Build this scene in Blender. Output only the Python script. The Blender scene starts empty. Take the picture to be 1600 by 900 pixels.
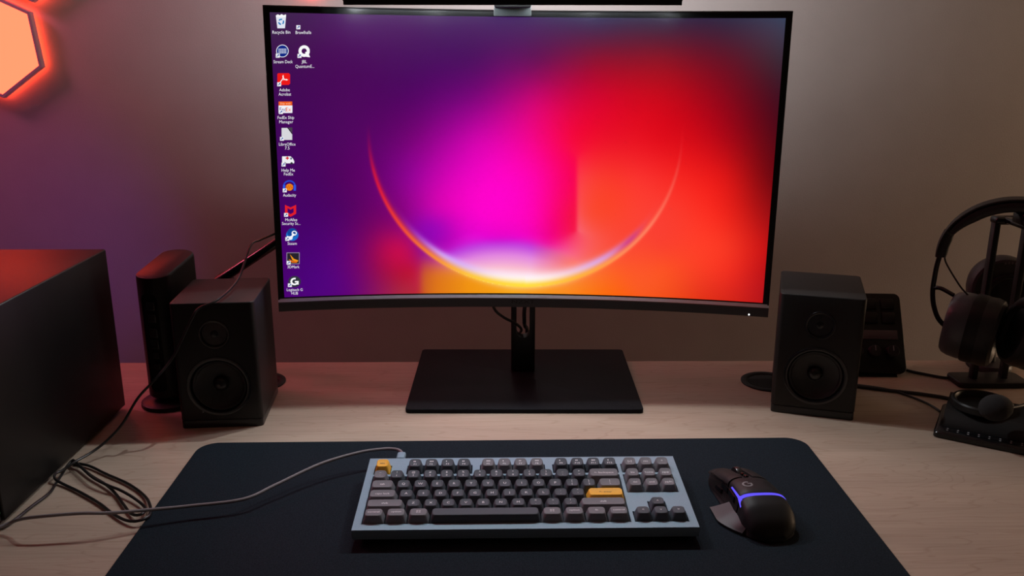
import bpy, bmesh, math, random
import numpy as np
from mathutils import Vector, Matrix

random.seed(4)
PI = math.pi
C = bpy.context.scene.collection
SC = bpy.context.scene
K = 0.001                      # everything below is written in millimetres


def V(x, y, z):
    return Vector((x * K, y * K, z * K))


# ------------------------------------------------------------------ camera
cam_d = bpy.data.cameras.new('camera')
cam = bpy.data.objects.new('camera', cam_d)
C.objects.link(cam)
PITCH, ROLL, YAW = 0.2732, 0.0005, 0.0106
fw = Vector((math.sin(YAW) * math.cos(PITCH), math.cos(YAW) * math.cos(PITCH), -math.sin(PITCH)))
rt = Vector((math.cos(YAW), -math.sin(YAW), 0))
up = rt.cross(fw)
rt, up = (math.cos(ROLL) * rt + math.sin(ROLL) * up), (-math.sin(ROLL) * rt + math.cos(ROLL) * up)
cam.matrix_world = Matrix(((rt.x, up.x, -fw.x, 0), (rt.y, up.y, -fw.y, 0), (rt.z, up.z, -fw.z, .5134), (0, 0, 0, 1)))
cam_d.sensor_width = 36
cam_d.sensor_fit = 'HORIZONTAL'
cam_d.lens = 1369.1 / 1600 * 36
cam_d.clip_start = 0.01
SC.camera = cam

# ------------------------------------------------------------------ world, exposure, light levels
SC.view_settings.view_transform = 'Standard'
SC.view_settings.look = 'None'
SC.view_settings.gamma = 1
SC.view_settings.use_curve_mapping = False
SC.view_settings.exposure = 0.0
world = bpy.data.worlds.new('room_dusk')
SC.world = world
world.use_nodes = True
world.node_tree.nodes['Background'].inputs[0].default_value = (1.0, .75, .55, 1)
world.node_tree.nodes['Background'].inputs[1].default_value = 0.014

BAR_POWER = 1.85          # watts of each emitter of the monitor light bar
BAR_COLOR = (.90, .97, 1.0)
HALO_POWER = 3.05
SPILL_POWER = 0.10       # soft light the bar lets fall straight down along the monitor        # rear wash of the light bar
HALO_COLOR = (1.0, .93, .94)
HEX_FRONT = 1.0
HEX_BACK = 9.0
WARM_FILL = 31.0  # added lamp, out of view on the right, warms the wall there
RED_FILL = 40.0  # added lamp, out of view on the left, reddens the wall there
SCREEN_GAIN = 1.0
PURPLE_POWER = 1.9
WALL = 1900.0            # the wall stands clear of the desk's back edge


# ------------------------------------------------------------------ materials
def srgb(c):
    return tuple((x / 12.92 if x <= .04045 else ((x + .055) / 1.055) ** 2.4) for x in [v / 255 for v in c])


MATS = {}


def mat(name, col, rough=.5, metal=0., noise=0., nscale=200., bump=0., bscale=900., spec=.5, coat=0., emis=None, estr=0.):
    if name in MATS:
        return MATS[name]
    m = bpy.data.materials.new(name)
    m.use_nodes = True
    nt = m.node_tree
    b = nt.nodes['Principled BSDF']
    b.inputs['Roughness'].default_value = rough
    b.inputs['Metallic'].default_value = metal
    b.inputs['Specular IOR Level'].default_value = spec
    b.inputs['Coat Weight'].default_value = coat
    tc = nt.nodes.new('ShaderNodeTexCoord')
    n = nt.nodes.new('ShaderNodeTexNoise')
    n.inputs['Scale'].default_value = nscale
    n.inputs['Detail'].default_value = 4
    nt.links.new(tc.outputs['Object'], n.inputs['Vector'])
    cr = nt.nodes.new('ShaderNodeValToRGB')
    cr.color_ramp.elements[0].position = .3
    cr.color_ramp.elements[1].position = .7
    cr.color_ramp.elements[0].color = tuple(max(0, c * (1 - noise)) for c in col) + (1,)
    cr.color_ramp.elements[1].color = tuple(min(1, c * (1 + noise)) for c in col) + (1,)
    nt.links.new(n.outputs['Fac'], cr.inputs['Fac'])
    nt.links.new(cr.outputs['Color'], b.inputs['Base Color'])
    if bump:
        n2 = nt.nodes.new('ShaderNodeTexNoise')
        n2.inputs['Scale'].default_value = bscale
        n2.inputs['Detail'].default_value = 3
        nt.links.new(tc.outputs['Object'], n2.inputs['Vector'])
        bp = nt.nodes.new('ShaderNodeBump')
        bp.inputs['Strength'].default_value = bump
        bp.inputs['Distance'].default_value = .001
        nt.links.new(n2.outputs['Fac'], bp.inputs['Height'])
        nt.links.new(bp.outputs['Normal'], b.inputs['Normal'])
    if emis:
        b.inputs['Emission Color'].default_value = tuple(emis) + (1,)
        b.inputs['Emission Strength'].default_value = estr
    MATS[name] = m
    return m


def emat(name, col, s=1.0):
    if name in MATS:
        return MATS[name]
    m = bpy.data.materials.new(name)
    m.use_nodes = True
    nt = m.node_tree
    nt.nodes.remove(nt.nodes['Principled BSDF'])
    e = nt.nodes.new('ShaderNodeEmission')
    e.inputs[0].default_value = tuple(col) + (1,)
    e.inputs[1].default_value = s
    nt.links.new(e.outputs[0], nt.nodes['Material Output'].inputs[0])
    MATS[name] = m
    return m


def glow(c, s=1.0):
    return emat('lit_%02x%02x%02x' % tuple(c), srgb(c), s)


def wood_mat():
    m = bpy.data.materials.new('maple_laminate')
    m.use_nodes = True
    nt = m.node_tree
    b = nt.nodes['Principled BSDF']
    b.inputs['Roughness'].default_value = .5
    b.inputs['Specular IOR Level'].default_value = .3
    tc = nt.nodes.new('ShaderNodeTexCoord')

    def noise(sx, sy, scale, detail, dist):
        mp = nt.nodes.new('ShaderNodeMapping')
        mp.inputs['Scale'].default_value = (sx, sy, 1)
        nt.links.new(tc.outputs['Object'], mp.inputs['Vector'])
        n = nt.nodes.new('ShaderNodeTexNoise')
        n.inputs['Scale'].default_value = scale
        n.inputs['Detail'].default_value = detail
        n.inputs['Distortion'].default_value = dist
        nt.links.new(mp.outputs['Vector'], n.inputs['Vector'])
        return n.outputs['Fac']

    def ramp(f, a, ca, bb, cb):
        r = nt.nodes.new('ShaderNodeValToRGB')
        r.color_ramp.elements[0].position = a
        r.color_ramp.elements[0].color = tuple(ca) + (1,)
        r.color_ramp.elements[1].position = bb
        r.color_ramp.elements[1].color = tuple(cb) + (1,)
        nt.links.new(f, r.inputs['Fac'])
        return r.outputs['Color']

    def mult(a, bb, fac=1.0):
        x = nt.nodes.new('ShaderNodeMix')
        x.data_type = 'RGBA'
        x.blend_type = 'MULTIPLY'
        x.inputs['Factor'].default_value = fac
        nt.links.new(a, x.inputs[6])
        nt.links.new(bb, x.inputs[7])
        return x.outputs[2]
    base = ramp(noise(.9, 7, 2.2, 3, .6), .3, (.43, .34, .265), .7, (.52, .415, .325))
    fine = ramp(noise(3, 160, 3, 4, .2), .3, (.88, .86, .84), .65, (1, 1, 1))
    c = mult(base, fine)
    # cathedral figure: thin darker rings along the grain
    mp = nt.nodes.new('ShaderNodeMapping')
    mp.inputs['Scale'].default_value = (2.2, 13, 1)
    nt.links.new(tc.outputs['Object'], mp.inputs['Vector'])
    n0 = nt.nodes.new('ShaderNodeTexNoise')
    n0.inputs['Scale'].default_value = 1.3
    n0.inputs['Detail'].default_value = 2.5
    n0.inputs['Distortion'].default_value = .3
    nt.links.new(mp.outputs['Vector'], n0.inputs['Vector'])
    mm = nt.nodes.new('ShaderNodeMath')
    mm.operation = 'MULTIPLY'
    mm.inputs[1].default_value = 15
    nt.links.new(n0.outputs['Fac'], mm.inputs[0])
    fr = nt.nodes.new('ShaderNodeMath')
    fr.operation = 'FRACT'
    nt.links.new(mm.outputs[0], fr.inputs[0])
    rings = nt.nodes.new('ShaderNodeValToRGB')
    el = rings.color_ramp.elements
    el[0].position = 0
    el[0].color = (.80, .74, .69, 1)
    el[1].position = .10
    el[1].color = (1, 1, 1, 1)
    e3 = el.new(.9)
    e3.color = (1, 1, 1, 1)
    e4 = el.new(1.0)
    e4.color = (.80, .74, .69, 1)
    nt.links.new(fr.outputs[0], rings.inputs['Fac'])
    c = mult(c, rings.outputs['Color'], .55)
    # small dark flecks
    fl = ramp(noise(14, 120, 3.0, 2, .4), .26, (.78, .72, .66), .33, (1, 1, 1))
    c = mult(c, fl, .7)
    nt.links.new(c, b.inputs['Base Color'])
    return m


M_WOOD = wood_mat()
M_WALL = mat('painted_wall', (.55, .535, .525), .75, noise=.03, nscale=12, bump=.35, bscale=330, spec=.25)
M_BLACK = mat('matt_black_plastic', (.012, .012, .013), .5, noise=.1)
M_BLACK2 = mat('satin_black', (.014, .0138, .0135), .42, noise=.08, spec=.3)
M_GLOSS = mat('glossy_black', (.006, .006, .007), .16)
M_SPK = mat('black_speaker_paint', (.019, .0185, .018), .5, spec=.3, noise=.06, bump=.08, bscale=2500)
M_CONE = mat('speaker_cone', (.014, .014, .014), .55, noise=.15, nscale=60)
M_RUB = mat('rubber_surround', (.010, .010, .011), .32)
M_RING = mat('driver_ring', (.012, .012, .013), .24, spec=.6)
M_CHARC = mat('charcoal_plastic', (.035, .035, .036), .45, noise=.05)
M_STEEL = mat('grey_clip_metal', (.36, .42, .44), .42)
M_CASE = mat('blue_grey_aluminium', (.235, .365, .45), .5, metal=.08, spec=.3, noise=.06, nscale=900, bump=.06, bscale=4000)
M_KEYD = mat('dark_grey_keycap', (.078, .096, .115), .6, spec=.2, noise=.05, nscale=900, bump=.08, bscale=5000)
M_KEYL = mat('light_grey_keycap', (.185, .195, .215), .6, spec=.2, noise=.05, nscale=900, bump=.08, bscale=5000)
M_KEYY = mat('yellow_keycap', (.95, .52, .055), .55, spec=.25, noise=.04, nscale=900)
M_LEGL = mat('pale_legend', (.85, .88, .92), .6)
M_LEGD = mat('dark_legend', (.04, .03, .02), .6)
M_PAD = mat('desk_mat_cloth', (.0135, .0205, .0275), .85, noise=.35, nscale=700, bump=.5, bscale=2600, spec=.06)
M_CABG = mat('grey_cable', (.20, .19, .20), .55, noise=.1, nscale=2000)
M_CABB = mat('black_cable', (.009, .0088, .0088), .36)
M_CUSH = mat('black_leatherette', (.018, .018, .019), .42, noise=.12, nscale=500, bump=.25, bscale=1200)
M_FOAM = mat('black_foam', (.014, .014, .014), .95, noise=.3, nscale=1500, bump=.6, bscale=1500)
M_BOX = mat('black_powder_coat', (.0035, .0035, .0035), .42, spec=.36, noise=.08, nscale=1200, bump=.12, bscale=3000)
M_HEXF = mat('panel_frame', (.62, .52, .66), .5)
M_MESH = mat('dark_grille', (.008, .008, .008), .6)
M_PORT = mat('port_metal', (.10, .10, .105), .35, metal=.7)
M_FLOOR = mat('dark_floor', (.09, .07, .055), .6, noise=.2, nscale=4)
M_DISPLAY = mat('dim_display', (.10, .075, .085), .3)


# ------------------------------------------------------------------ mesh helpers
def link_obj(name, me, parent=None):
    o = bpy.data.objects.new(name, me)
    C.objects.link(o)
    if parent:
        o.parent = parent
    return o


def obj(name, bm, mats, parent=None, angle=35, smooth=True):
    if not isinstance(mats, (list, tuple)):
        mats = [mats]
    bmesh.ops.recalc_face_normals(bm, faces=bm.faces[:])
    a = math.radians(angle)
    for f in bm.faces:
        f.smooth = smooth
    for e in bm.edges:
        if len(e.link_faces) == 2 and e.calc_face_angle(0) > a:
            e.smooth = False
    me = bpy.data.meshes.new(name)
    bm.to_mesh(me)
    bm.free()
    for m in mats:
        me.materials.append(m)
    return link_obj(name, me, parent)


def tag(o, label=None, cat=None, group=None, kind=None):
    if label:
        o['label'] = label
    if cat:
        o['category'] = cat
    if group:
        o['group'] = group
    if kind:
        o['kind'] = kind
    return o


def thing(name, label, cat, x, y, z, rz=0, group=None, rx=0, ry=0):
    o = bpy.data.objects.new(name, None)
    C.objects.link(o)
    o.empty_display_size = .02
    o.location = V(x, y, z)
    o.rotation_euler = (rx, ry, rz)
    return tag(o, label, cat, group)


def bm_new():
    return bmesh.new()


def rbox(bm, cx, cy, cz, sx, sy, sz, r=0., seg=2, mtx=None, mi=0):
    n0 = set(bm.faces)
    res = bmesh.ops.create_cube(bm, size=1)
    vs = res['verts']
    for v in vs:
        v.co = Vector((v.co.x * sx * K, v.co.y * sy * K, v.co.z * sz * K))
    if r > 0:
        es = list({e for v in vs for e in v.link_edges})
        bmesh.ops.bevel(bm, geom=es, offset=r * K, segments=seg, profile=.5, affect='EDGES')
    nf = [f for f in bm.faces if f not in n0]
    nv = list({v for f in nf for v in f.verts})
    for f in nf:
        f.material_index = mi
    t = Matrix.Translation(V(cx, cy, cz))
    if mtx is not None:
        t = t @ mtx
    bmesh.ops.transform(bm, matrix=t, verts=nv)
    return bm


def rrect(w, d, r, n=6):
    pts = []
    for cx, cy, a0 in ((w / 2 - r, d / 2 - r, 0), (-w / 2 + r, d / 2 - r, PI / 2), (-w / 2 + r, -d / 2 + r, PI), (w / 2 - r, -d / 2 + r, 1.5 * PI)):
        for i in range(n + 1):
            a = a0 + PI / 2 * i / n
            pts.append((cx + r * math.cos(a), cy + r * math.sin(a)))
    return pts


def loft(bm, rings, caps=True, mi=0, closed=True):
    """rings: list of lists of 3D mm tuples"""
    vr = [[bm.verts.new(V(*p)) for p in ring] for ring in rings]
    n = len(vr[0])
    fs = []
    for a, b in zip(vr, vr[1:]):
        for i in range(n if closed else n - 1):
            j = (i + 1) % n
            fs.append(bm.faces.new((a[i], a[j], b[j], b[i])))
    if caps:
        fs.append(bm.faces.new(list(reversed(vr[0]))))
        fs.append(bm.faces.new(vr[-1]))
    for f in fs:
        f.material_index = mi
    return bm


def prism(bm, pts, z0, z1, bev=0., mi=0, x=0, y=0, seg=3):
    """pts: outline in xy (mm); top (and bottom) edge rounded by shrinking rings"""
    n = len(pts)
    cx = sum(p[0] for p in pts) / n
    cy = sum(p[1] for p in pts) / n

    def off(d):
        out = []
        for i in range(n):
            p0, p1, p2 = pts[i - 1], pts[i], pts[(i + 1) % n]
            e1 = Vector((p1[0] - p0[0], p1[1] - p0[1]))
            e2 = Vector((p2[0] - p1[0], p2[1] - p1[1]))
            nn = Vector((0., 0.))
            for e in (e1, e2):
                if e.length > 1e-9:
                    e = e.normalized()
                    nn += Vector((e.y, -e.x))
            if nn.length > 1e-9:
                nn.normalize()
            out.append((p1[0] - nn.x * d, p1[1] - nn.y * d))
        return out
    rings = []
    if bev > 0:
        for k in range(seg + 1):
            a = PI / 2 * k / seg
            rings.append([(x + p[0], y + p[1], z0 + bev * (1 - math.cos(a))) for p in off(bev * (1 - math.sin(a)))])
        for k in range(seg, -1, -1):
            a = PI / 2 * k / seg
            rings.append([(x + p[0], y + p[1], z1 - bev * (1 - math.cos(a))) for p in off(bev * (1 - math.sin(a)))])
    else:
        rings = [[(x + p[0], y + p[1], z0) for p in pts], [(x + p[0], y + p[1], z1) for p in pts]]
    return loft(bm, rings, mi=mi)


def lathe(bm, prof, n=48, mtx=None, mi=0, caps=True):
    """prof: (r, z) in mm, revolved round z"""
    rings = [[(r * math.cos(2 * PI * i / n), r * math.sin(2 * PI * i / n), z) for i in range(n)] for r, z in prof]
    v0 = set(bm.verts)
    loft(bm, rings, caps=caps, mi=mi)
    if mtx is not None:
        bmesh.ops.transform(bm, matrix=mtx, verts=[v for v in bm.verts if v not in v0])
    return bm


def spline(pts, sub=8):
    P = [Vector(p) for p in pts]
    P = [2 * P[0] - P[1]] + P + [2 * P[-1] - P[-2]]
    out = []
    for i in range(1, len(P) - 2):
        p0, p1, p2, p3 = P[i - 1:i + 3]
        for k in range(sub):
            t = k / sub
            out.append(.5 * ((2 * p1) + (p2 - p0) * t + (2 * p0 - 5 * p1 + 4 * p2 - p3) * t * t + (3 * p1 - p0 - 3 * p2 + p3) * t ** 3))
    out.append(P[-2])
    return out


def tube(bm, pts, rad, n=10, sub=8, mi=0, smooth=True):
    path = spline(pts, sub) if smooth else [Vector(p) for p in pts]
    m = len(path)
    rings = []
    prev = None
    for i, p in enumerate(path):
        t = (path[min(i + 1, m - 1)] - path[max(i - 1, 0)]).normalized()
        if prev is None:
            a = Vector((0, 0, 1)) if abs(t.z) < .9 else Vector((1, 0, 0))
            nrm = (a - t * a.dot(t)).normalized()
        else:
            nrm = (prev - t * prev.dot(t)).normalized()
        prev = nrm
        bi = t.cross(nrm)
        r = rad if not isinstance(rad, (list, tuple)) else rad[0] + (rad[1] - rad[0]) * i / (m - 1)
        rings.append([tuple(p + nrm * (r * math.cos(2 * PI * k / n)) + bi * (r * math.sin(2 * PI * k / n))) for k in range(n)])
    return loft(bm, rings, mi=mi)


def rot(ax, a):
    return Matrix.Rotation(a, 4, ax)


def cut(o, cutter_bm):
    """subtract a bmesh from a mesh object (evaluated once, baked back into the mesh)"""
    me = bpy.data.meshes.new('cutter')
    bmesh.ops.recalc_face_normals(cutter_bm, faces=cutter_bm.faces[:])
    cutter_bm.to_mesh(me)
    cutter_bm.free()
    c = link_obj('cutter', me, o.parent)
    c.location = o.location
    c.rotation_euler = o.rotation_euler
    md = o.modifiers.new('cut', 'BOOLEAN')
    md.operation = 'DIFFERENCE'
    md.object = c
    md.solver = 'EXACT'
    dg = bpy.context.evaluated_depsgraph_get()
    nm = bpy.data.meshes.new_from_object(o.evaluated_get(dg))
    o.modifiers.clear()
    old = o.data
    o.data = nm
    bpy.data.meshes.remove(old)
    bpy.data.objects.remove(c)
    bpy.data.meshes.remove(me)
    b = bmesh.new()
    b.from_mesh(o.data)
    for f in b.faces:
        f.smooth = True
    for e in b.edges:
        e.smooth = not (len(e.link_faces) == 2 and e.calc_face_angle(0) > math.radians(35))
    b.to_mesh(o.data)
    b.free()
    return o


# ------------------------------------------------------------------ lettering (built-in vector font turned into meshes)
KEY_ROWS = {
    5: [('esc', 1, 'y')] + [('F%d' % i, 1, 'd' if i <= 4 or i >= 9 else 'l') for i in range(1, 13)],
    4: [('~\n`', 1, 'l'), ('!\n1', 1, 'd'), ('@\n2', 1, 'd'), ('#\n3', 1, 'd'), ('$\n4', 1, 'd'), ('%\n5', 1, 'd'), ('^\n6', 1, 'd'), ('&\n7', 1, 'd'), ('*\n8', 1, 'd'), ('(\n9', 1, 'd'), (')\n0', 1, 'd'), ('_\n-', 1, 'd'), ('+\n=', 1, 'd'), ('<- backspace', 2, 'l')],
    3: [('tab', 1.5, 'l')] + [(c, 1, 'd') for c in 'QWERTYUIOP'] + [('{\n[', 1, 'd'), ('}\n]', 1, 'd'), ('|\n\\', 1.5, 'l')],
    2: [('caps lock', 1.75, 'l')] + [(c, 1, 'd') for c in 'ASDFGHJKL'] + [(':\n;', 1, 'd'), ('"\n\'', 1, 'd'), ('<- enter', 2.25, 'y')],
    1: [('shift', 2.25, 'l')] + [(c, 1, 'd') for c in 'ZXCVBNM'] + [('<\n,', 1, 'd'), ('>\n.', 1, 'd'), ('?\n/', 1, 'd'), ('shift', 2.75, 'l')],
    0: [('control', 1.25, 'l'), ('option', 1.25, 'l'), ('cmd', 1.25, 'l'), ('', 6.25, 'd'), ('cmd', 1.25, 'l'), ('option', 1.25, 'l'), ('fn', 1.25, 'l'), ('control', 1.25, 'l')]}
NAV = {5: ['[o]', 'mic', '*'], 4: ['ins', 'home', 'pgup'], 3: ['del', 'end', 'pgdn']}
ARROWS = [('^', 1, 1), ('<', 0, 0), ('v', 1, 0), ('>', 2, 0)]
ICON_TEXT = [('Recycle Bin', 438.5, 49.5, 27), ('Brawlhalla', 472, 50, 24), ('Stream Deck', 441, 93, 29), ('JBL', 473, 93, 8), ('QuantumE...', 474, 100, 29),
             ('Adobe', 443, 135, 16), ('Acrobat', 443.5, 141.5, 19), ('FedEx Ship', 445, 177, 25), ('Manager', 445.5, 183.5, 21), ('LibreOffice', 447, 218, 25), ('7.5', 447, 224, 7),
             ('Help Me', 448.5, 258.5, 20), ('FedEx', 449, 264.5, 14), ('Audacity', 450.5, 298, 20), ('McAfee', 453, 337.5, 18), ('Security Sc...', 453, 343.5, 28),
             ('Steam', 454.5, 376, 14), ('3DMark', 456.5, 414.5, 18), ('Logitech G', 458.5, 452.5, 24), ('HUB', 458.5, 458.5, 10)]
ICON_OWNER = [0, 1, 2, 3, 3, 4, 4, 5, 5, 6, 6, 7, 7, 8, 9, 9, 10, 11, 12, 12]
_strings = {'NZXT', 'FedEx', 'Fed', 'Ex', 'Ship with', 'G'}
for row in KEY_ROWS.values():
    for s, _, _ in row:
        _strings.update(x for x in s.split('\n') if x)
for row in NAV.values():
    _strings.update(row)
_strings.update(a for a, _, _ in ARROWS)
_strings.update(t[0] for t in ICON_TEXT)
TEXT = {}
_tmp = []
for s in sorted(_strings):
    cu = bpy.data.curves.new('lettering', 'FONT')
    cu.body = s
    cu.size = 1
    cu.align_x = 'CENTER'
    cu.align_y = 'CENTER'
    cu.resolution_u = 2
    o = bpy.data.objects.new('lettering', cu)
    C.objects.link(o)
    _tmp.append((s, o, cu))
bpy.context.view_layer.update()
_dg = bpy.context.evaluated_depsgraph_get()
for s, o, cu in _tmp:
    me = bpy.data.meshes.new_from_object(o.evaluated_get(_dg))
    vv = [tuple(v.co) for v in me.vertices]
    ff = [tuple(p.vertices) for p in me.polygons]
    xs = [v[0] for v in vv]
    ys = [v[1] for v in vv]
    TEXT[s] = (vv, ff, (min(xs), max(xs), min(ys), max(ys)))
    bpy.data.meshes.remove(me)
for s, o, cu in _tmp:
    bpy.data.objects.remove(o)
    bpy.data.curves.remove(cu)


def add_text(bm, s, fn, h=None, w=None, mi=0, capital=True):
    """lettering through fn(x, y) -> 3D Vector; centred on 0, cap height h and/or width w"""
    vv, ff, (x0, x1, y0, y1) = TEXT[s]
    cap = .70 if capital else (y1 - y0)
    sy = h / cap if h else None
    sx = w / (x1 - x0) if w else None
    if sy is None:
        sy = sx
    if sx is None:
        sx = sy
    cx = (x0 + x1) / 2
    cy = .0 if capital else (y0 + y1) / 2
    vs = [bm.verts.new(fn((v[0] - cx) * sx, (v[1] - cy) * sy)) for v in vv]
    for f in ff:
        try:
            bm.faces.new([vs[i] for i in f]).material_index = mi
        except ValueError:
            pass


# ------------------------------------------------------------------ the room
def structure(o):
    o['kind'] = 'structure'
    return o


bm = bm_new()
rbox(bm, 0, WALL + 60, 450, 5200, 120, 2600)
structure(obj('wall_back', bm, M_WALL))
bm = bm_new()
rbox(bm, 0, 300, -760, 5200, 3320, 40)
structure(obj('floor', bm, M_FLOOR))

bm = bm_new()
rbox(bm, 0, 300, 1690, 5200, 3320, 40)
structure(obj('ceiling', bm, mat('ceiling_paint', (.62, .60, .57), .8, noise=.03, nscale=10)))

def added_lamp(x, y, ztop, r, label, material, tall):  # fill lamps added out of view to colour the wall at both sides
    t = thing('added_lamp', label, 'floor lamp', x, y, -740, 0)
    b = bm_new()
    lathe(b, [(130, 0), (134, 4), (130, 16), (30, 22), (12, 26)], 48)
    obj('base', b, M_BLACK2, t)
    b = bm_new()
    lathe(b, [(11, 24), (11, 740 + ztop)], 24)
    obj('pole', b, M_BLACK2, t)
    b = bm_new()
    h = 740 + ztop
    if tall:
        lathe(b, [(r * .98, h - r), (r, h - r + 4), (r * .72, h + r * .6), (r * .70, h + r * .6)], 48)
    else:
        lathe(b, [(max(.05, r * math.sin(a)), h - r * math.cos(a)) for a in [PI * i / 20 for i in range(21)]], 40)
    obj('fill_shade', b, material, t)


added_lamp(2480, 1420, 250, 150, 'added warm fill lamp with a conical shade, unseen right of the desk', emat('warm_fill', (1.0, .67, .42), WARM_FILL), True)
added_lamp(-1550, 1550, 1100, 100, 'added fill lamp with a red globe, unseen left of the desk', emat('red_fill', (1.0, .14, .27), RED_FILL), False)

# desk: one laminate top on two panel legs
desk = thing('desk', 'long desk with pale maple-look top standing along the wall', 'desk', 0, 940, -740)
bm = bm_new()
rbox(bm, 0, 0, 740 - 15, 2200, 876, 30, 2)
obj('desktop', bm, M_WOOD, desk)
for sx in (-1, 1):
    bm = bm_new()
    rbox(bm, sx * 1040, 0, 355, 30, 780, 710, 1)
    obj('leg_panel', bm, M_WOOD, desk)

for gx, gy, lab in ((-383, 1287, 'round black cable grommet in the desk peeking out right of the left speaker'),
                    (415, 1281, 'round black cable grommet in the desk at the left side of the right speaker')):
    g = thing('cable_grommet', lab, 'grommet', gx, gy, 0, group='round cable grommets in the desk')
    bm = bm_new()
    lathe(bm, [(30, .2), (41, .2), (41, 1.6), (39.5, 2.6), (33, 2.6), (31, 1.4), (30, .6)], 56)
    obj('rim', bm, mat('grommet_rim', (.007, .007, .007), .5, spec=.15), g)
    bm = bm_new()
    prism(bm, [(30.5 * math.cos(a), 30.5 * math.sin(a)) for a in [math.radians(-200 + 220 * i / 30) for i in range(31)]], .2, 1.5)
    obj('cap', bm, mat('grommet_black', (.004, .004, .004), .6, spec=.1), g)

# ------------------------------------------------------------------ desk mat
ma = math.atan2(8, 751)
bm = bm_new()
prism(bm, rrect(800, 400, 26, 10), 0, 4, 1.2)
pad = obj('desk_mat', bm, M_PAD)
pad.location = V(3, 1069 - 200, 0)
pad.rotation_euler = (0, 0, ma)
tag(pad, 'large black cloth desk mat with rounded corners under the keyboard and mouse', 'desk mat')

# ------------------------------------------------------------------ monitor
RC = 1500.0
HALFW = 354.5
MH = 423.7
PHM = math.asin(HALFW / RC)
SAG = RC * (1 - math.cos(PHM))
mon = thing('monitor', 'wide curved monitor with a glowing purple, pink and red screen', 'monitor', 31.6, 1220.6, 0)
# the head is tilted a little; its local frame is (x along the chord, y back, z up)
HEAD = Matrix.Translation(V(0, 0, 346.2)) @ rot('Z', -.0142) @ rot('X', -.035) @ rot('Y', .0104)


def head_pt(u, v, d=0.):
    """u across -1..1 of the half width, v height in mm from centre, d mm in front of the face (concave side)"""
    ph = PHM * u
    rr = RC - d
    return HEAD @ V(rr * math.sin(ph), rr * math.cos(ph) - RC * math.cos(PHM), v)


def curved_slab(bm, u0, u1, v0, v1, d0, d1, nu=48, bev=.8, mi=0):
    """curved bar between heights v0..v1, from depth d1 (back, may be negative) to d0 (front)"""
    rings = []
    for i in range(nu + 1):
        u = u0 + (u1 - u0) * i / nu
        prof = [(d1, v0), (d0 - bev, v0), (d0, v0 + bev), (d0, v1 - bev), (d0 - bev, v1), (d1, v1)]
        rings.append([tuple(head_pt(u, v, d) / K) for d, v in prof])
    loft(bm, rings, mi=mi)


top, bot = MH / 2, -MH / 2
VT, VB = top - 9.2, bot + 20.0         # active area
UE = 1 - 8.6 / HALFW
bm = bm_new()
curved_slab(bm, -1, 1, bot + .5, top - .5, -2.5, -16, bev=1.5)
obj('rear_shell', bm, M_BLACK2, mon)
bm = bm_new()
curved_slab(bm, -.55, .55, -120, 120, -16, -42, nu=20, bev=6)
rear = obj('rear_housing', bm, M_BLACK2, mon)
bm = bm_new()
curved_slab(bm, -1, 1, top - 2.2, top, 1.6, -3)
curved_slab(bm, -1, -1 + 2.0 / HALFW, bot, top - 2.2, 1.6, -3, nu=2, bev=.5)
curved_slab(bm, 1 - 2.0 / HALFW, 1, bot, top - 2.2, 1.6, -3, nu=2, bev=.5)
obj('bezel', bm, M_BLACK2, mon)
bm = bm_new()
curved_slab(bm, -1 + 2.0 / HALFW, 1 - 2.0 / HALFW, bot + 1, top - 2.2, 0, -2.5, bev=.1)
obj('panel_glass', bm, mat('black_panel_glass', (.010, .010, .011), .3), mon)
M_CHIN = mat('chin_plastic', (.060, .060, .064), .5, noise=.05, nscale=900)
bm = bm_new()
curved_slab(bm, -1, 1, bot, bot + 14.0, 5.5, -3, bev=1.0)
chin = obj('chin', bm, M_CHIN, mon)
bm = bm_new()
loft(bm, [[tuple(head_pt(-1 + 2 * i / 48, v, d) / K) for d, v in ((-2.4, bot + 13.6), (4.4, bot + 14.0), (.6, bot + 18.0), (-2.4, bot + 18.2))] for i in range(49)])
tag(obj('chin_trim', bm, mat('trim_lit_tint', (.58, .72, .86), .38, metal=1.0), mon), 'sloping edge above the chin, bar light put into its pale tint')  # pale metal tint stands in for bar light caught on the dark edge
bm = bm_new()
add_text(bm, 'NZXT', lambda x, y: head_pt((x + 0) / HALFW, bot + 8.2 + y, 5.65), h=5.4, w=34)
obj('logo', bm, mat('dark_logo', (.012, .011, .011), .5), chin)
bm = bm_new()
lathe(bm, [(1.1, 0), (1.1, .4), (.6, .7)], 16, Matrix.Translation(head_pt(.925, bot + 2.6, 5.5)) @ HEAD.to_3x3().to_4x4() @ rot('X', PI / 2))
tag(obj('power_light', bm, emat('white_led', (1, 1, 1), 3.0), chin), 'tiny white power light')

# --- the picture on the screen, in wallpaper units
TL, TR, BL, BR = (421., 19.), (1229., 28.), (443., 464.), (1192., 472.)


def uv_to_w(s, t):
    x = (1 - t) * ((1 - s) * TL[0] + s * TR[0]) + t * ((1 - s) * BL[0] + s * BR[0])
    y = (1 - t) * ((1 - s) * TL[1] + s * TR[1]) + t * ((1 - s) * BL[1] + s * BR[1])
    y = y + (4.0 * (1 - t) - 10.0 * t) * 4 * s * (1 - s)
    return x, y


def w_to_uv(x, y):
    s, t = .5, .5
    for _ in range(12):
        fx, fy = uv_to_w(s, t)
        e = 1e-4
        ax, ay = uv_to_w(s + e, t)
        bx, by = uv_to_w(s, t + e)
        J = ((ax - fx) / e, (bx - fx) / e, (ay - fy) / e, (by - fy) / e)
        det = J[0] * J[3] - J[1] * J[2]
        dx, dy = x - fx, y - fy
        s += (dx * J[3] - J[1] * dy) / det
        t += (J[0] * dy - J[2] * dx) / det
    return s, t


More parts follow.
